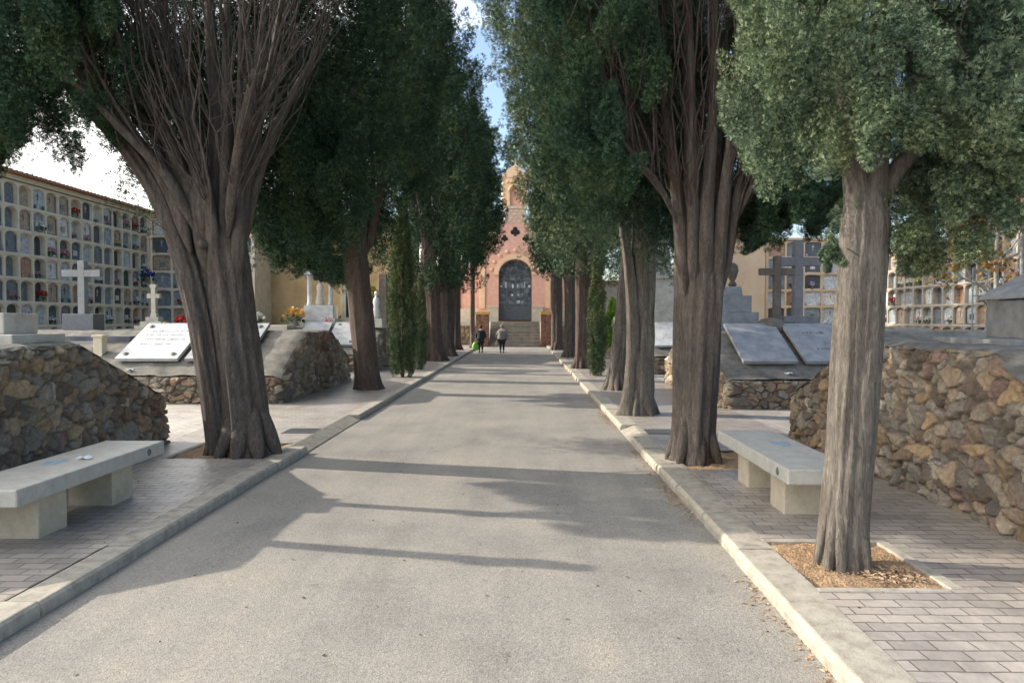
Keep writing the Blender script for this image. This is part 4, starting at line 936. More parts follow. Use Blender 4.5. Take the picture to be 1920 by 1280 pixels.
def smooth_path(pts, n):
    pts = [Vector(p) for p in pts]; res = []
    m_ = len(pts) - 1
    for i in range(n + 1):
        u = i / n * m_; k = min(int(u), m_ - 1); f = u - k
        p0, p1, p2, p3 = pts[max(k - 1, 0)], pts[k], pts[k + 1], pts[min(k + 2, m_)]
        res.append(.5 * ((2 * p1) + (-p0 + p2) * f + (2 * p0 - 5 * p1 + 4 * p2 - p3) * f * f + (-p0 + 3 * p1 - 3 * p2 + p3) * f ** 3))
    return res
def limb(b_, pts, r0, r1, seed=0, n=10, flute=0.10, rads=None, seg=None, flare=0):
    seg = seg or max(8, int(sum((Vector(pts[i + 1]) - Vector(pts[i])).length for i in range(len(pts) - 1)) / (.05 if n > 30 else .10)))
    sp = smooth_path(pts, seg); m_ = len(sp) - 1
    if rads: rr_ = [float(np.interp(i / m_, np.linspace(0, 1, len(rads)), rads)) for i in range(m_ + 1)]
    else: rr_ = [r0 + (r1 - r0) * (i / m_) for i in range(m_ + 1)]
    if flare: rr_ = [q * (1 + flare * math.exp(-(sp[i].z - sp[0].z) / .16)) for i, q in enumerate(rr_)]
    ds = [0]
    for i in range(m_): ds.append(ds[-1] + (sp[i + 1] - sp[i]).length)
    rr_ = [q * (1 if flare else min(1, .12 + .88 * (ds[i] / .38) ** .8)) * (min(1, .1 + .9 * (max(0, ds[-1] - ds[i]) / .22) ** .6) if not flare else min(1, .45 + .55 * (max(0, ds[-1] - ds[i]) / .30) ** .7)) for i, q in enumerate(rr_)]
    b_.tube(sp, rr_, n, flute=flute, seed=seed); return sp, rr_

def roots(b_, r_, n, seed, cx_=0, cy_=0, reach=.9):
    rr_ = random.Random(seed)
    for k in range(n):
        a = 2 * PI * (k + rr_.uniform(-.3, .3)) / n; c, s_ = math.cos(a), math.sin(a); q = r_ * rr_.uniform(.8, 1.15) * reach
        b_.tube(smooth_path([(cx_ + c * r_ * .55, cy_ + s_ * r_ * .55, .55), (cx_ + c * r_ * .85, cy_ + s_ * r_ * .85, .25), (cx_ + c * (r_ + q * .35), cy_ + s_ * (r_ + q * .35), .06), (cx_ + c * (r_ + q * .9), cy_ + s_ * (r_ + q * .9), -.05)], 9), [r_ * .16, r_ * .24, r_ * .28, r_ * .3, r_ * .3, r_ * .28, r_ * .24, r_ * .2, r_ * .14, r_ * .07], 12, flute=.15, seed=seed + k)
def fan(b_, seed, starts, spread, count, ln=(1.2, 2.6), r0=(.012, .028), up=1.0, centre=(0, 0), twigs=2, ybias=0, zmin=0):
    """thin bare branches that leave the limbs, bow outwards and then turn up"""
    rr_ = random.Random(seed)
    for i in range(count):
        sp, rads = rr_.choice(starts); k = rr_.randrange(len(sp) // 4, len(sp) - 1); p = sp[k]
        if p.z < zmin: continue
        o = Vector((p.x - centre[0], p.y - centre[1], 0)); o = o.normalized() if o.length > .02 else Vector((1, 0, 0))
        th = math.atan2(o.y, o.x) + rr_.gauss(0, .7); o = Vector((math.cos(th), math.sin(th) + ybias, 0)) * spread
        l_ = rr_.uniform(*ln); rad = min(rr_.uniform(*r0), rads[k] * .7); d0 = (o * .8 + Vector((0, 0, up * .9))).normalized(); d1 = (o * .45 + Vector((0, 0, up))).normalized()
        wob = lambda s_: Vector((rr_.gauss(0, s_), rr_.gauss(0, s_), rr_.gauss(0, s_)))
        a = p + d0 * l_ * .33 + wob(.05); c_ = a + (d0 + d1) * .5 * l_ * .33 + wob(.10); e = c_ + d1 * l_ * .36 + wob(.12)
        s2 = smooth_path([p, a, c_, e], 9); s2 = [q_ + wob(.012) if j_ else q_ for j_, q_ in enumerate(s2)]; b_.tube(s2, [rad * (1 - .75 * j / 9) for j in range(10)], 5)
        for q in range(twigs):
            j = rr_.randrange(3, 9); st = s2[j]; dd = (d1 + wob(.6)).normalized(); tl = rr_.uniform(.25, .7)
            b_.tube([st, st + dd * tl * .5 + wob(.02), st + (dd + Vector((0, 0, .3))).normalized() * tl], [rad * .45, rad * .3, rad * .12], 4)

GT = 'cypresses lining the avenue'
def tree(name, label, base, Y=None): return thing(name, label, 'tree', base, 0, GT)

# --- big leaning left tree (Y 8.57)
Y1 = 8.57; bx, by = X_at(450, Y1), Y1
T = tree('cypress_tree', 'big old cypress on the left with twin leaning trunks and a fan of bare branches', (bx, by, PZ))
def W(px, py, Y, dy=0): return Vector((X_at(px, Y) - T.location.x, Y + dy - T.location.y, Z_at(py, Y) - T.location.z))
tb = MB(); st = []
st.append(limb(tb, [W(462, 858, Y1, 0), W(450, 740, Y1), W(433, 600, Y1), W(420, 500, Y1, .02), W(405, 400, Y1, .03)], 0, 0, 1, 72, .15, rads=[.27, .255, .25, .26, .24], flare=.28))
st.append(limb(tb, [W(413, 858, Y1, -.02), W(399, 740, Y1, -.06), W(378, 600, Y1, -.06), W(345, 470, Y1, -.05), W(305, 370, Y1, -.02), W(252, 290, Y1), W(190, 225, Y1), W(110, 150, Y1, .1)], 0, 0, 2, 48, .15, rads=[.15, .14, .15, .155, .15, .12, .08, .05], flare=.15))
st.append(limb(tb, [W(440, 856, Y1, .15), W(425, 700, Y1, .12), W(408, 560, Y1, .12), W(375, 430, Y1, .1), W(330, 330, Y1, .1), W(280, 240, Y1, .15), W(215, 150, Y1, .3)], 0, 0, 3, 30, .16, rads=[.17, .16, .18, .17, .13, .09, .05]))
mains = list(st); st = [st[1], st[2]]
sc_ = lambda L_, r0, r1, sd: st.append(limb(tb, L_, r0, r1, sd, 16, .13))
sc_([W(398, 520, Y1, -.12), W(380, 400, Y1, -.16), W(335, 270, Y1, -.25), W(290, 170, Y1, -.35), W(235, 40, Y1, -.4)], .12, .018, 11)
sc_([W(395, 480, Y1, -.16), W(392, 380, Y1, -.2), W(370, 230, Y1, -.3), W(345, 90, Y1, -.4), W(330, -90, Y1, -.4)], .11, .02, 12)
sc_([W(405, 470, Y1, 0), W(408, 360, Y1, 0), W(405, 200, Y1, .05), W(395, 60, Y1, .05), W(385, -160, Y1, .1)], .16, .03, 13)
sc_([W(425, 470, Y1, -.1), W(432, 350, Y1, -.12), W(440, 200, Y1, -.2), W(445, 60, Y1, -.25), W(452, -120, Y1, -.3)], .11, .022, 14)
sc_([W(435, 500, Y1, 0), W(452, 380, Y1, 0), W(475, 250, Y1, .05), W(505, 120, Y1, .1), W(530, -40, Y1, .15)], .11, .022, 15)
sc_([W(440, 480, Y1, .1), W(468, 350, Y1, .12), W(505, 240, Y1, .2), W(550, 140, Y1, .3), W(600, 40, Y1, .4)], .10, .016, 16)
sc_([W(425, 440, Y1, .2), W(430, 330, Y1, .35), W(440, 180, Y1, .7), W(450, 0, Y1, 1.0)], .11, .025, 17)
sc_([W(380, 440, Y1, -.2), W(345, 350, Y1, -.35), W(285, 270, Y1, -.6), W(225, 200, Y1, -.9), W(150, 120, Y1, -1.2)], .08, .014, 18)
sc_([W(440, 450, Y1, -.2), W(462, 360, Y1, -.4), W(500, 260, Y1, -.7), W(540, 150, Y1, -.9), W(570, 20, Y1, -1.1)], .07, .02, 19)
sc_([W(415, 520, Y1, -.18), W(412, 420, Y1, -.24), W(400, 320, Y1, -.3), W(375, 180, Y1, -.35), W(355, 60, Y1, -.4)], .09, .016, 61)
sc_([W(448, 540, Y1, -.1), W(455, 430, Y1, -.16), W(458, 330, Y1, -.2), W(470, 200, Y1, -.3), W(480, 20, Y1, -.4)], .09, .016, 62)
sc_([W(370, 480, Y1, -.18), W(345, 390, Y1, -.2), W(305, 310, Y1, -.25), W(255, 230, Y1, -.3), W(190, 140, Y1, -.4)], .10, .015, 63)
sc_([W(385, 470, Y1, -.1), W(362, 370, Y1, -.1), W(325, 270, Y1, -.1), W(300, 150, Y1, -.1), W(285, 20, Y1, 0)], .13, .022, 64)
tb.lathe([(.0, -.06), (.055, -.04), (.07, 0), (.05, .05), (.0, .06)], tuple(W(397, 462, Y1, -.25)), 10)
roots(tb, .30, 8, 91, W(462, 858, Y1).x, 0, .5); roots(tb, .17, 5, 92, W(415, 858, Y1).x, 0, .5)
tb.build('trunk', 'bark', T)
bb = MB(); fan(bb, 5, st, .95, 300, (1.0, 2.8), (.007, .021), 1.35, centre=(W(420, 400, Y1).x, 0), zmin=2.0, twigs=3); bb.build('branches', 'bark', T)
cx = -.35
pl = crown_plumes(101, (4.6, 4.0, 5.6, 3.0), 13.5, (3.0, 1.55, 1.9, 2.0), 1500, cx=cx, cy=.25, L=(.5, .9), r=(.12, .22), inner=.12,
                  mask=lambda x, y, z, th: not (y < .9 and abs(x + .2) < 2.0 and z < 5.9))
pl += blob_plumes(102, (-2.15, -.6, 4.75), (1.35, 1.1, 1.2), 380, (.3, .6), (.09, .16)); pl += blob_plumes(103, (-3.35, -.2, 4.25), (1.0, 1.2, .75), 320, (.28, .5), (.08, .15), .6)
pl += blob_plumes(104, (-1.15, -1.35, 4.95), (.50, .4, .50), 120, (.25, .42), (.07, .12)); pl += blob_plumes(105, (.5, 1.7, 3.7), (.9, .5, 1.4), 160)
pl += blob_plumes(107, (-.9, 1.9, 4.6), (1.6, .4, 1.3), 260)
pl += core_plumes(108, (-.7, 2.3, 5.3), (2.5, .5, 2.7), 480) + core_plumes(109, (-2.9, .4, 5.2), (1.0, 1.0, .9), 90) + core_plumes(110, (-.5, .6, 8.5), (1.6, 1.4, 2.2), 110)
foliage('crown', pl, .047, .011, 300, 'leaf', T, zvis=6.6, seed=9)

# --- right tree 2 (Y 8.2): massive fluted trunk with fan
Y2 = 8.2
T = tree('cypress_tree', 'massive fluted cypress on the right, bare stems fanning out above its trunk', (X_at(1300, Y2), Y2, PZ))
tb = MB(); st = []
limb(tb, [W(1299, 866, Y2), W(1304, 760, Y2), W(1308, 640, Y2), W(1312, 540, Y2), W(1312, 470, Y2)], 0, 0, 21, 76, .15, rads=[.238, .236, .252, .262, .26], flare=.16)
def s2(L_, r0, r1, sd): st.append(limb(tb, L_, r0, r1, sd, 16, .13))
s2([W(1280, 560, Y2, -.1), W(1270, 430, Y2, -.1), W(1255, 300, Y2, -.1), W(1235, 180, Y2, -.15), W(1215, 0, Y2, -.2)], .10, .026, 22)
s2([W(1295, 560, Y2, -.16), W(1290, 420, Y2, -.2), W(1283, 280, Y2, -.25), W(1278, 120, Y2, -.3), W(1270, -80, Y2, -.3)], .09, .024, 23)
s2([W(1312, 560, Y2, -.2), W(1312, 400, Y2, -.24), W(1318, 260, Y2, -.28), W(1322, 100, Y2, -.3), W(1320, -120, Y2, -.3)], .095, .024, 24)
s2([W(1330, 560, Y2, -.16), W(1340, 420, Y2, -.2), W(1352, 300, Y2, -.22), W(1362, 150, Y2, -.25), W(1368, -80, Y2, -.3)], .09, .022, 25)
s2([W(1345, 560, Y2, -.05), W(1362, 440, Y2, -.1), W(1378, 330, Y2, -.1), W(1392, 200, Y2, -.1), W(1400, 0, Y2, 0)], .075, .02, 26)
s2([W(1310, 500, Y2, .1), W(1305, 350, Y2, .2), W(1300, 180, Y2, .3), W(1295, -80, Y2, .4)], .15, .04, 27)
s2([W(1335, 500, Y2, .15), W(1350, 350, Y2, .3), W(1370, 180, Y2, .5), W(1390, 0, Y2, .7)], .10, .026, 28)
s2([W(1372, 420, Y2, -.1), W(1400, 350, Y2, -.2), W(1440, 305, Y2, -.3), W(1475, 270, Y2, -.4)], .035, .012, 29)
s2([W(1265, 430, Y2, -.15), W(1225, 360, Y2, -.3), W(1180, 320, Y2, -.5), W(1130, 270, Y2, -.7)], .035, .012, 30)
s2([W(1262, 400, Y2, -.1), W(1220, 330, Y2, .1), W(1165, 270, Y2, .2), W(1120, 180, Y2, .3)], .045, .015, 34)
roots(tb, .235, 8, 93, 0, 0, .4)
tb.build('trunk', 'bark', T)
bb = MB(); fan(bb, 15, st, .6, 210, (.9, 2.4), (.007, .018), 1.6, centre=(.05, 0), zmin=2.5, twigs=3); bb.build('branches', 'bark_red', T)
pl = crown_plumes(111, (3.4, 2.9, 5.2, 2.6), 13.5, (1.75, 1.7, 1.6, 1.9), 1300, cx=.05, cy=.25, L=(.5, .9), r=(.12, .22), inner=.15,
                  mask=lambda x, y, z, th: not (y < .7 and -.75 < x < .8 and z < 5.8))
pl += blob_plumes(112, (-1.15, -.5, 4.4), (.55, .8, 1.5), 260, (.3, .6), (.08, .16)); pl += blob_plumes(113, (1.25, -.2, 3.5), (.75, .7, .95), 240, (.3, .55), (.08, .15), .6)
pl += blob_plumes(114, (1.25, .5, 3.0), (.7, .6, .32), 100, (.25, .45), (.07, .13), .3); pl += blob_plumes(151, (.80, .1, 2.65), (.14, .2, .3), 26, (.2, .35), (.05, .09), -.3)
pl += blob_plumes(115, (.1, 1.9, 4.4), (1.6, .4, 1.8), 300); pl += blob_plumes(116, (.8, -.6, 4.9), (.45, .5, .9), 130, (.3, .5), (.08, .15))
pl += core_plumes(117, (.1, 2.2, 5.2), (1.7, .5, 2.6), 190) + core_plumes(118, (-1.0, .4, 5.0), (.6, .7, 1.4), 70) + core_plumes(119, (1.1, .5, 4.6), (.6, .7, 1.2), 70) + core_plumes(120, (0, .3, 8.2), (1.2, 1.2, 2), 80)
foliage('crown', pl, .046, .011, 300, 'leaf', T, zvis=6.4, seed=19)

# --- near right tree (Y 4.76)
Y3 = 4.70
T = tree('cypress_tree', 'near right cypress with a straight single trunk in a square of tan soil', (X_at(1582, Y3), Y3, .06))
tb = MB(); st = []
limb(tb, [W(1583, 1068, Y3), W(1585, 980, Y3), W(1592, 850, Y3), W(1600, 700, Y3), W(1608, 560, Y3), W(1613, 450, Y3), W(1616, 335, Y3)], 0, 0, 41, 84, .07, rads=[.140, .138, .140, .142, .142, .142, .152], flare=.14)
def s3(L_, r0, r1, sd): st.append(limb(tb, L_, r0, r1, sd, 14, .10))
s3([W(1606, 560, Y3), W(1598, 400, Y3, -.02), W(1588, 320, Y3, -.03), W(1570, 230, Y3, -.05), W(1555, 120, Y3, -.1), W(1550, -60, Y3, -.1)], .09, .035, 42)
s3([W(1614, 560, Y3, 0), W(1622, 400, Y3, 0), W(1630, 300, Y3, 0), W(1640, 180, Y3, .03), W(1648, 0, Y3, .05), W(1650, -160, Y3, .05)], .11, .05, 43)
s3([W(1618, 520, Y3, .02), W(1636, 400, Y3, .02), W(1665, 330, Y3, 0), W(1705, 280, Y3, -.02), W(1750, 200, Y3, 0), W(1790, 90, Y3, 0)], .075, .025, 44)
s3([W(1630, 500, Y3, .1), W(1670, 440, Y3, .2), W(1710, 420, Y3, .3), W(1760, 400, Y3, .4)], .03, .01, 45)
s3([W(1600, 490, Y3, -.1), W(1575, 476, Y3, -.12), W(1562, 470, Y3, -.14)], .024, .018, 46)
roots(tb, .135, 7, 94, 0, 0, .35)
tb.build('trunk', 'bark_pale', T)
bb = MB(); fan(bb, 25, st, .8, 60, (.4, 1.0), (.004, .010), 1.0, zmin=2.6); bb.build('branches', 'bark', T)
pl = crown_plumes(121, (2.95, 2.75, 2.95, 2.8), 7.6, (.78, 1.3, .9, 1.1), 760, cx=.16, cy=.05, L=(.3, .55), r=(.075, .14), inner=.3, hole=.2, lump=2.1, amp=.45)
pl += blob_plumes(122, (-.42, -.1, 3.35), (.38, .55, .75), 130, (.25, .45), (.06, .11)); pl += blob_plumes(123, (.66, .2, 2.42), (.52, .5, .38), 140, (.22, .4), (.06, .11), -.3)
pl += blob_plumes(124, (1.15, .1, 3.45), (.6, .75, .68), 220, (.25, .45), (.07, .12)); pl += blob_plumes(125, (.02, -.5, 3.12), (.24, .25, .45), 80, (.22, .4), (.05, .1), -.6)
pl += blob_plumes(127, (.80, .0, 2.72), (.5, .5, .32), 100, (.22, .4), (.06, .11), -.2); pl += blob_plumes(126, (-.05, .1, 2.1), (.10, .16, .10), 9, (.12, .22), (.03, .05), -.2, clump=False); pl += core_plumes(128, (.35, .15, 4.0), (.6, .6, 1.0), 60) + core_plumes(129, (1.1, .2, 3.5), (.4, .5, .5), 40)
foliage('crown', pl, .028, .0068, 400, 'leaf_sunlit', T, zvis=5.9, seed=29)

# --- second left tree (Y 16.5)
Y4 = 16.5
T = tree('cypress_tree', 'second left cypress with a dark reddish trunk splitting in two', (X_at(690, Y4), Y4, PZ))
tb = MB(); st = []
limb(tb, [W(690, 734, Y4), W(684, 660, Y4), W(676, 580, Y4), W(668, 500, Y4), W(664, 430, Y4)], 0, 0, 51, 30, .13, rads=[.29, .26, .27, .28, .26], flare=.35)
def s4(L_, r0, r1, sd): st.append(limb(tb, L_, r0, r1, sd, 12, .12))
s4([W(658, 500, Y4, -.1), W(645, 430, Y4, -.15), W(630, 370, Y4, -.25), W(612, 330, Y4, -.4), W(580, 270, Y4, -.5)], .14, .05, 52)
s4([W(675, 500, Y4), W(675, 400, Y4), W(672, 300, Y4, .1), W(665, 150, Y4, .1)], .19, .1, 53)
s4([W(682, 480, Y4, .1), W(698, 400, Y4, .2), W(715, 320, Y4, .4), W(735, 200, Y4, .5)], .13, .06, 54)
tb.build('trunk', 'bark_red', T)
bb = MB(); fan(bb, 35, st, 1.0, 60, (.8, 2.0), (.012, .026), 1.1); bb.build('branches', 'bark_red', T)
pl = crown_plumes(131, (3.3, 5.3, 4.6, 3.6), 14.5, (2.3, 1.85, 1.9, 1.9), 1250, cx=-.1, cy=0, L=(.6, 1.05), r=(.16, .28), inner=.25,
                  mask=lambda x, y, z, th: not (y < -.2 and -.55 < x < .45 and z < 4.6))
pl += blob_plumes(132, (-1.6, -.5, 3.8), (.95, .9, .85), 220, (.4, .7), (.12, .2), .5); pl += blob_plumes(133, (-.8, .4, 3.0), (.7, .6, .35), 80, (.3, .6), (.1, .18), .2)
pl += core_plumes(135, (0, .8, 6.5), (1.3, .9, 3), 130)
foliage('crown', pl, .080, .019, 190, 'leaf', T, zvis=10.2, seed=39)

# --- other old cypresses, generic builder
def old_cypress(label, x, y, h, r_trunk, z0, rad, seed, lean=0.0, n=620, leaf=.12, per=70, bark='bark', lmat='leaf', twin=False, pale_leg=False, zvis=30, dirx=0, mask=None, extra=None, top=(0, 0)):
    T_ = tree('cypress_tree', label, (x, y, PZ)); b_ = MB(); rr_ = random.Random(seed); sts = []
    zt = z0 + 1.2
    limb(b_, [(0, 0, -.05), (lean * .3, 0, zt * .35), (lean * .7, 0, zt * .7), (lean, 0, zt)], 0, 0, seed, 36, .14, rads=[r_trunk, r_trunk * .92, r_trunk * .95, r_trunk * .85], flare=.35)
    if twin: sts.append(limb(b_, [(-r_trunk * 1.15, -.12, -.05), (-r_trunk * .85, -.1, .5), (-r_trunk * .6, -.1, 1.3), (-r_trunk * .9, -.12, 2.3), (-r_trunk * 1.5, -.1, 3.3), (-r_trunk * 2.3, 0, 4.6)], 0, 0, seed + 1, 18, .2, rads=[r_trunk * .55, r_trunk * .42, r_trunk * .5, r_trunk * .42, r_trunk * .3, .04], flare=.5))
    for k in range(5):
        a = rr_.uniform(0, 6.28); o_ = r_trunk * .4; e = rr_.uniform(.5, 1.0)
        sts.append(limb(b_, [(lean * .75 + o_ * math.cos(a), o_ * math.sin(a), zt * .75), (lean + o_ * 1.6 * math.cos(a), o_ * 1.6 * math.sin(a), zt + .5), (lean + e * math.cos(a), e * math.sin(a), zt + 2), (lean + e * 1.3 * math.cos(a), e * 1.3 * math.sin(a), zt + 4)], r_trunk * .5, .05, seed + 3 + k, 10, .1))
    roots(b_, r_trunk, 7, seed + 90, 0, 0, .7)
    b_.build('trunk', bark, T_)
    b_ = MB(); fan(b_, seed + 40, sts, .8, 40, (.8, 1.8), (.010, .020), 1.2, zmin=z0); b_.build('branches', 'bark_red', T_)
    p = crown_plumes(seed + 7, z0 if isinstance(z0, tuple) else (z0,) * 4, h, rad, n, cx=lean, L=(.7, 1.2), r=(.18, .32), inner=.3, lean=top, mask=mask)
    if extra: p += extra
    p += core_plumes(seed + 60, (lean, .2, (z0 + h) / 2), (rad[0] * .6, rad[1] * .6, (h - z0) * .38), 90)
    foliage('crown', p, leaf * .9, leaf * .24, int(per * 1.35), lmat, T_, zvis=zvis, seed=seed + 9)
    return T_
old_cypress('third right cypress, a broad trunk with a pale flared root on its left', X_at(1200, 12.2), 12.2, 14, .225, 3.6, (1.75, 1.7, 1.6, 1.6), 210, .10, n=1000, leaf=.085, per=95, twin=True, bark='bark_pale', zvis=8.5,
            extra=blob_plumes(215, (-1.0, -.4, 4.6), (.8, .8, 1.3), 150, (.4, .7), (.12, .2)))
old_cypress('fourth right cypress leaning inwards behind the broad pale-rooted trunk', X_at(1156, 16.5), 16.5, 13.5, .22, 3.2, (1.7, 1.5, 1.5, 1.5), 220, .45, n=800, leaf=.10, per=85, bark='bark_pale', lmat='leaf_sunlit', zvis=10.2)
old_cypress('fifth right cypress, tall, just beyond the small right cypress', X_at(1092, 23.8), 23.8, 15.5, .26, 3.3, (1.5, 1.6, 1.6, 1.6), 230, 0, n=950, leaf=.13, per=75, bark='bark_red', lmat='leaf_sunlit', top=(-.95, 0), zvis=13.5)
old_cypress('sixth right cypress, its dark trunk third from the chapel', X_at(1069, 31), 31, 16, .27, 3.6, (1.2, 1.7, 1.5, 1.6), 240, 0, n=620, leaf=.16, per=60, top=(-.5, 0))
old_cypress('last right cypress before the chapel steps', X_at(1045, 38.5), 38.5, 15, .30, 4.4, (.95, 1.5, 1.4, 1.5), 250, -.05, n=520, leaf=.18, per=50)
old_cypress('third left cypress with a pale reddish trunk leaning outwards', X_at(817, 28), 28, 15.5, .33, 3.4, (2.0, 1.85, 1.7, 1.7), 260, -.3, n=900, leaf=.13, per=75, bark='bark_red', top=(-.15, 0), zvis=15)
old_cypress('fourth left cypress with a forked dark trunk', X_at(838, 31.8), 31.8, 16, .33, 3.2, (1.9, 1.9, 1.7, 1.7), 270, -.1, n=620, leaf=.15, per=62, twin=True, top=(-.35, 0))
old_cypress('fifth left cypress, mostly hidden by the forked one', X_at(855, 38.5), 38.5, 15, .27, 5.0, (1.8, 2.05, 1.7, 1.7), 280, 0, top=(-.35, 0), n=560, leaf=.17, per=55)
old_cypress('thin ivy-marked cypress trunk just left of the walkers', X_at(886, 41), 41, 14, .13, 5.1, (1.4, 1.45, 1.4, 1.4), 290, 0, n=460, leaf=.18, per=50, bark='bark_pale')
old_cypress('tall dark cypress rising behind the chapel gable', -3.4, 56, 17.2, .3, 4, (2.4, 2.6, 2, 2), 300, 0, top=(.15, 0), n=480, leaf=.26, per=45)
old_cypress('tall dark cypress rising behind the right shoulder of the chapel', 3.2, 57, 15.5, .3, 4, (2.4, 2.6, 2, 2), 310, 0, n=400, leaf=.26, per=45)

def small_cypress(label, x, y, h, r_, seed, n=330, leaf=.05, lmat='leaf_young'):
    T_ = thing('small_cypress', label, 'tree', (x, y, PZ), 0, 'small columnar cypresses'); b_ = MB(); b_.tube([(0, 0, -.05), (0.01, 0, .6), (0, 0, h * .8)], [.05, .04, .01], 8, flute=.1); b_.build('trunk', 'bark_red', T_)
    rg = np.random.default_rng(seed); p = []
    for _ in range(n):
        t = rg.uniform(0, 1); z = .14 + t * (h - .3); q = r_ * min(1, .75 + t * 2) * (1 - max(0, (t - .45) / .55) ** 1.5 * .93) * rg.uniform(.55, 1.05); a = rg.uniform(0, 2 * PI)
        ax = np.array([math.cos(a) * .16, math.sin(a) * .16, 1]); ax /= np.linalg.norm(ax); p.append([q * math.cos(a), q * math.sin(a), z, *ax, rg.uniform(.3, .6), rg.uniform(.05, .10)])
    foliage('crown', p, leaf, leaf * .25, 130, lmat, T_, seed=seed)
small_cypress('small columnar cypress on the left pavement beyond the second trunk', X_at(754, 20.0), 20.0, 5.05, .37, 401, 620, .055)
small_cypress('short slim cypress just behind the small left one', X_at(789, 23.0), 23.0, 3.1, .17, 402, 200, .055)
small_cypress('small slim cypress on the right pavement before the fifth trunk', X_at(1119, 20.6), 20.6, 3.8, .24, 403, 330, .055)

# bushes and the autumn tree
def bush(name, label, x, y, z, rad, n, mat, seed, leaf=.08, cat='shrub'):
    T_ = thing(name, label, cat, (x, y, z)); b_ = MB(); b_.tube([(0, 0, -.05), (0, 0, rad[2])], [.04, .015], 6); b_.build('stem', 'bark_red', T_)
    foliage('foliage', blob_plumes(seed, (0, 0, rad[2]), rad, n, (.2, .4), (.08, .16)), leaf, leaf * .5, 50, mat, T_, seed=seed)
bush('green_bush', 'bright green sunlit bush beyond the right trunks', X_at(1150, 27.5), 27.5, .6, (.45, .4, .95), 120, 'leaf_bright', 501)
bush('yellow_shrub', 'yellow-green conical shrub left of the small left cypress', -5.5, 27.2, .6, (.4, .35, 1.35), 130, 'leaf_yellow', 502)
bush('dark_bush', 'dark green bush behind the far left graves', -6.6, 29, .1, (.9, .6, 1.3), 140, 'leaf', 503, .1)
T_ = thing('autumn_tree', 'thin tree with sparse orange-brown leaves before the right niche wall', 'tree', (12.5, 19, 0)); b_ = MB(); sts = []
limb(b_, [(0, 0, 0), (.05, 0, 1.6), (0, 0, 3.2), (.05, 0, 5.5)], .10, .03, 5, 10, .08)
for k in range(12):
    rr_ = random.Random(k + 50); a = rr_.uniform(0, 6.28); z = rr_.uniform(1.8, 4.4); l_ = rr_.uniform(1.0, 2.0); sts.append(limb(b_, [(0.02, 0, z), (l_ * .5 * math.cos(a), l_ * .5 * math.sin(a), z + .3), (l_ * math.cos(a), l_ * math.sin(a), z + .9)], .035, .01, k, 6, 0))
fan(b_, 77, sts, 1.0, 40, (.4, 1.0), (.006, .012), .4); b_.build('trunk', 'grey_stone', T_)
p = blob_plumes(511, (0, 0, 3.9), (1.9, 1.4, 1.5), 150, (.3, .7), (.2, .4), .2); foliage('crown', p, .11, .09, 16, 'leaf_autumn', T_, seed=51)
for i_, (x, y, h, lb) in enumerate([(17.5, 24, 9, 'leafy tree behind the right niche wall, farther right'), (20, 33, 10, 'leafy tree behind the far end of the right niche wall'), (12.5, 44, 9.0, 'dark tree behind the pale building on the right')]):
    T_ = thing('leafy_tree', lb, 'tree', (x, y, 0), 0, 'trees behind the right niche wall'); b_ = MB(); limb(b_, [(0, 0, 0), (.1, 0, 2), (0, .1, 4), (0, 0, h * .7)], .2, .06, i_, 10, .1); b_.build('trunk', 'bark', T_)
    foliage('crown', blob_plumes(520 + i_, (0, 0, h * .68), (2.4, 2.2, h * .33), 330, (.5, 1), (.2, .4), .4), .2, .13, 34, 'leaf_autumn' if i_ == 0 else 'leaf', T_, seed=60 + i_)

# ------------------------------------------------------------------ walkers
def skin_body(name, chains, mat, parent, sub=2):
    """chains: list of lists of (x,y,z,r); chains after the first start on a point of an earlier one"""
    vs, es, rs = [], [], []; key = {}
    for ch in chains:
        prev = None
        for (x, y, z, r_) in ch:
            k = (round(x, 4), round(y, 4), round(z, 4))
            if k in key: i = key[k]
            else: i = len(vs); key[k] = i; vs.append((x, y, z)); rs.append(r_)
            if prev is not None: es.append((prev, i))
            prev = i
    me = bpy.data.meshes.new(name); me.from_pydata(vs, es, []); me.materials.append(M[mat]); o = bpy.data.objects.new(name, me); C.objects.link(o); o.parent = parent
    md = o.modifiers.new('skin', 'SKIN'); sv = me.skin_vertices[0].data
    for i, r_ in enumerate(rs): sv[i].radius = r_ if isinstance(r_, tuple) else (r_, r_)
    sv[0].use_root = True; md.use_smooth_shade = True
    s_ = o.modifiers.new('sub', 'SUBSURF'); s_.levels = sub; s_.render_levels = sub
    return o
def hand_chains(x, y, z, s):
    ch = []
    for k, (dx, ln_) in enumerate(((-.024, .062), (-.008, .072), (.008, .068), (.024, .055))):
        ch.append([(x, y, z, .022), (x + s * .004, y + dx, z - .06, .011), (x - s * .004, y + dx * 1.1, z - .06 - ln_ * .5, .009), (x - s * .018, y + dx * 1.1, z - .06 - ln_ * .95, .008)])
    ch.append([(x, y, z, .022), (x - s * .006, y - .035, z - .035, .011), (x - s * .012, y - .046, z - .068, .009)])
    return ch
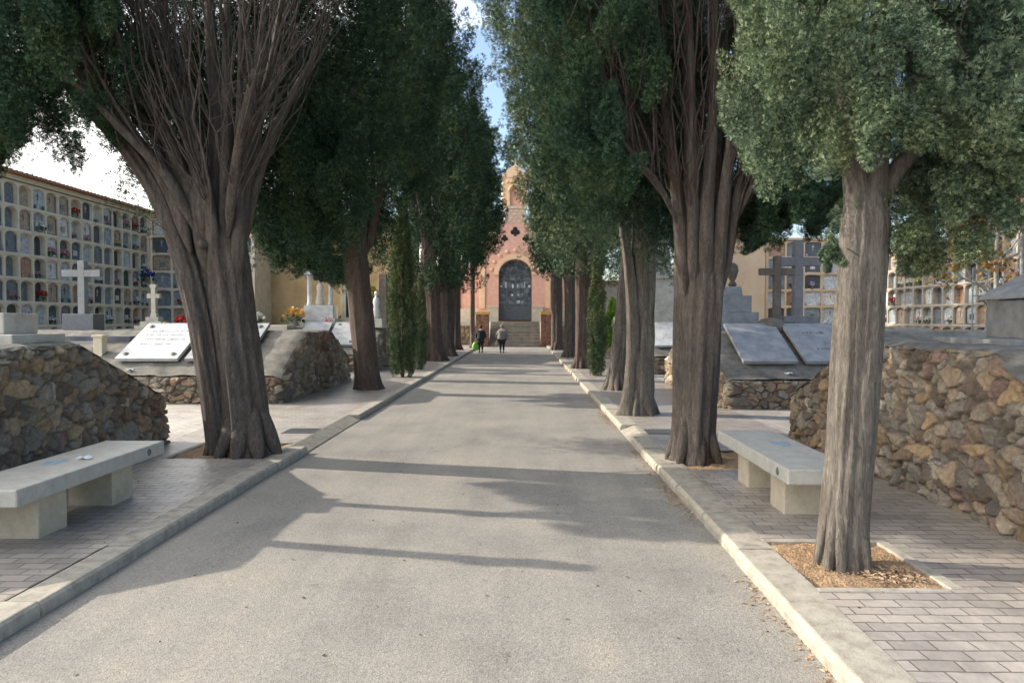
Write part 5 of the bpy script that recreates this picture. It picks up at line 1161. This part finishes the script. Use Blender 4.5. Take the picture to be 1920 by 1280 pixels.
def walker(label, x, y, h, coat, trousers, hair, stoop=.05, step=.16, build=1.0, coat_len=.5):
    T_ = thing('person', label, 'person', (x, y, 0)); T_.scale = (h / 1.6,) * 3; b = build
    # local frame: person walks towards +Y, height 1.6
    hip = (0, 0, .84, .12 * b)
    legs = [[hip, (-.085, .0, .78, .085 * b), (-.09, step * .55, .46, .055), (-.09, step * .7, .10, .036), (-.09, step + .1, .035, .035)],
            [hip, (.085, .0, .78, .085 * b), (.09, -step * .15, .46, .055), (.09, -step * .9, .11, .036), (.09, -step * .7, .04, .035)]]
    sh = 1.30
    spine = [hip, (0, stoop * .4, 1.0, .125 * b), (0, stoop * .8, 1.2, .13 * b), (0, stoop, sh + .03, .075), (0, stoop + .02, 1.39, .045), (0, stoop + .035, 1.45, .075), (0, stoop + .03, 1.53, .085), (0, stoop + .025, 1.58, .055)]
    nk = (0, stoop, sh + .03, .075); arms = []
    for s in (-1, 1):
        ax_ = .225 + .05 * (b - 1) * 2; wr = (s * ax_, stoop - s * .06, .80, .024); arms.append([nk, (s * .165, stoop, sh, .055), (s * (ax_ - .01), stoop - .03, 1.06, .042), (s * ax_, stoop - s * .06 + .01, .86, .028), wr])
        hc = hand_chains(wr[0], wr[1], wr[2] - .02, s)
        for c_ in hc: c_.insert(0, wr); arms.append(c_)
    skin_body('body', [spine] + legs + arms, 'skin', T_)
    # coat: torso, sleeves
    w_ = [(0, 0, .84 - coat_len * .3, (.175 * b, .15 * b)), (0, 0, .90, (.165 * b, .135 * b)), (0, stoop * .5, 1.05, (.155 * b, .135 * b)), (0, stoop * .8, 1.2, (.165 * b, .14 * b)), (0, stoop, 1.30, (.12, .10)), (0, stoop + .01, 1.37, (.062, .062))]
    sl = [[(0, stoop, 1.30, (.12, .10)), (s * .165, stoop, 1.285, .075), (s * (.225 + .1 * (b - 1)), stoop - .03, 1.06, .068), (s * (.235 + .1 * (b - 1)), stoop - s * .06 + .01, .845, .050)] for s in (-1, 1)]
    skin_body('coat', [w_] + sl, coat, T_)
    skin_body('trousers', [[(0, 0, .82, (.14 * b, .12 * b)), (-.085, 0, .74, .098 * b), (-.09, step * .55, .46, .072), (-.09, step * .7, .13, .055)], [(0, 0, .82, (.14 * b, .12 * b)), (.085, 0, .74, .098 * b), (.09, -step * .15, .46, .072), (.09, -step * .9, .14, .055)]], trousers, T_)
    for (fx, fy) in ((-.09, step), (.09, -step * .75)):
        b_ = MB(); b_.lathe([(.0, 0), (.045, .0), (.05, .03), (.04, .075), (.0, .09)], (fx, fy + .03, 0), 12, sq=2.3); b_.build('shoe', 'shoe', T_)
    b_ = MB(); hy = stoop + .02; b_.lathe([(.0, -.10), (.055, -.095), (.088, -.03), (.1, .03), (.082, .085), (.04, .115), (0, .122)], (0, hy, 1.515), 14); o = b_.build('hair', hair, T_)
    b_ = MB()   # face on the far side: nose, brow, mouth, ears
    b_.lathe([(.012, -.02), (.014, 0), (.004, .03)], (0, hy + .105, 1.49), 8)
    for s in (-1, 1): b_.lathe([(0, -.025), (.014, -.01), (.014, .02), (0, .03)], (s * .098, hy + .01, 1.49), 8)
    b_.build('face', 'skin', T_)
    return T_
walker('person in a dark coat and dark trousers walking away, left of the other', -2.22, 37.2, 1.42, 'coat_dark', 'coat_dark', 'hair_dark', stoop=.06, step=.09, build=1.45, coat_len=.5)
walker('person in a grey quilted coat and dark trousers walking away, right of the other', -1.10, 37.0, 1.45, 'coat_grey', 'trousers', 'hair_grey', stoop=.04, step=.09, build=1.8, coat_len=.6)
def bag(name, label, x, y, z, w_, h_, mat):
    T_ = thing(name, label, 'bag', (x, y, z)); b_ = MB(); b_.lathe([(w_ * .35, 0), (w_ * .5, h_ * .12), (w_ * .52, h_ * .5), (w_ * .36, h_ * .8), (w_ * .2, h_ * .95)], n=12, sq=.6); b_.build('bag_body', mat, T_)
    b_ = MB(); b_.tube([(-w_ * .18, 0, h_ * .92), (-w_ * .1, 0, h_ * 1.2), (0, 0, h_ * 1.28), (w_ * .1, 0, h_ * 1.2), (w_ * .18, 0, h_ * .92)], [.008] * 5, 5); b_.build('handle', mat, T_)
bag('shopping_bag', 'bright green plastic bag held by the dark-coated walker', -2.50, 37.22, .12, .36, .46, 'bag_green')
bag('shopping_bag', 'pale bag in the left hand of the grey-coated walker', -1.36, 37.05, .40, .18, .26, 'bag_pale')

# ------------------------------------------------------------------ litter and a scatter of dry needles
def litter(name, regions, mat, seed, size=(.012, .035)):
    rg = np.random.default_rng(seed); V = []
    for (x0, x1, y0, y1, z, n, edge) in regions:
        for _ in range(n):
            u = rg.uniform()
            if edge: u = 1 - abs(rg.normal()) * .35; u = min(max(u, 0), 1)
            x = x0 + (x1 - x0) * u; y = rg.uniform(y0, y1)
            if edge and vnoise(np.array([[y * 1.6, 0, 0]]), 5)[0] < rg.uniform(.1, .8): continue
            s = rg.uniform(*size); a = rg.uniform(0, 6.28); c_, s_ = math.cos(a) * s, math.sin(a) * s; e = rg.uniform(.25, .6); dz = rg.uniform(0, s * .5)
            V += [(x - c_, y - s_, z + .003), (x + s_ * e, y - c_ * e, z + .004 + dz), (x + c_, y + s_, z + .003 + dz * .5), (x - s_ * e, y + c_ * e, z + .004)]
    V = np.array(V); return tag(np_mesh(name, V, np.arange(len(V)).reshape(-1, 4), mat), kind='stuff')
litter('fallen_leaves', [(1.30, 1.495, 2.0, 9.2, .001, 1700, True), (1.2, 1.495, 10.2, 15, .001, 1100, True)], 'litter', 5, (.008, .022))
litter('dry_needles', [(1.80, 2.54, 4.28, 5.12, .085, 3200, False), (-4.1, -3.05, 8.2, 9.15, .08, 900, False), (1.85, 2.6, 7.7, 8.7, .08, 700, False)], 'litter', 6, (.003, .009))
litter('bark_litter', [(2.15, 2.5, 4.32, 4.62, .095, 420, False)], 'litter', 8, (.008, .022))
litter('leaf_bits', [(-2.7, 1.5, 2.2, 16, .001, 190, False), (1.8, 3.6, 2.4, 9, PZ, 60, False), (-4.4, -3, 3.4, 9, PZ, 40, False)], 'litter_dark', 7, (.006, .016))
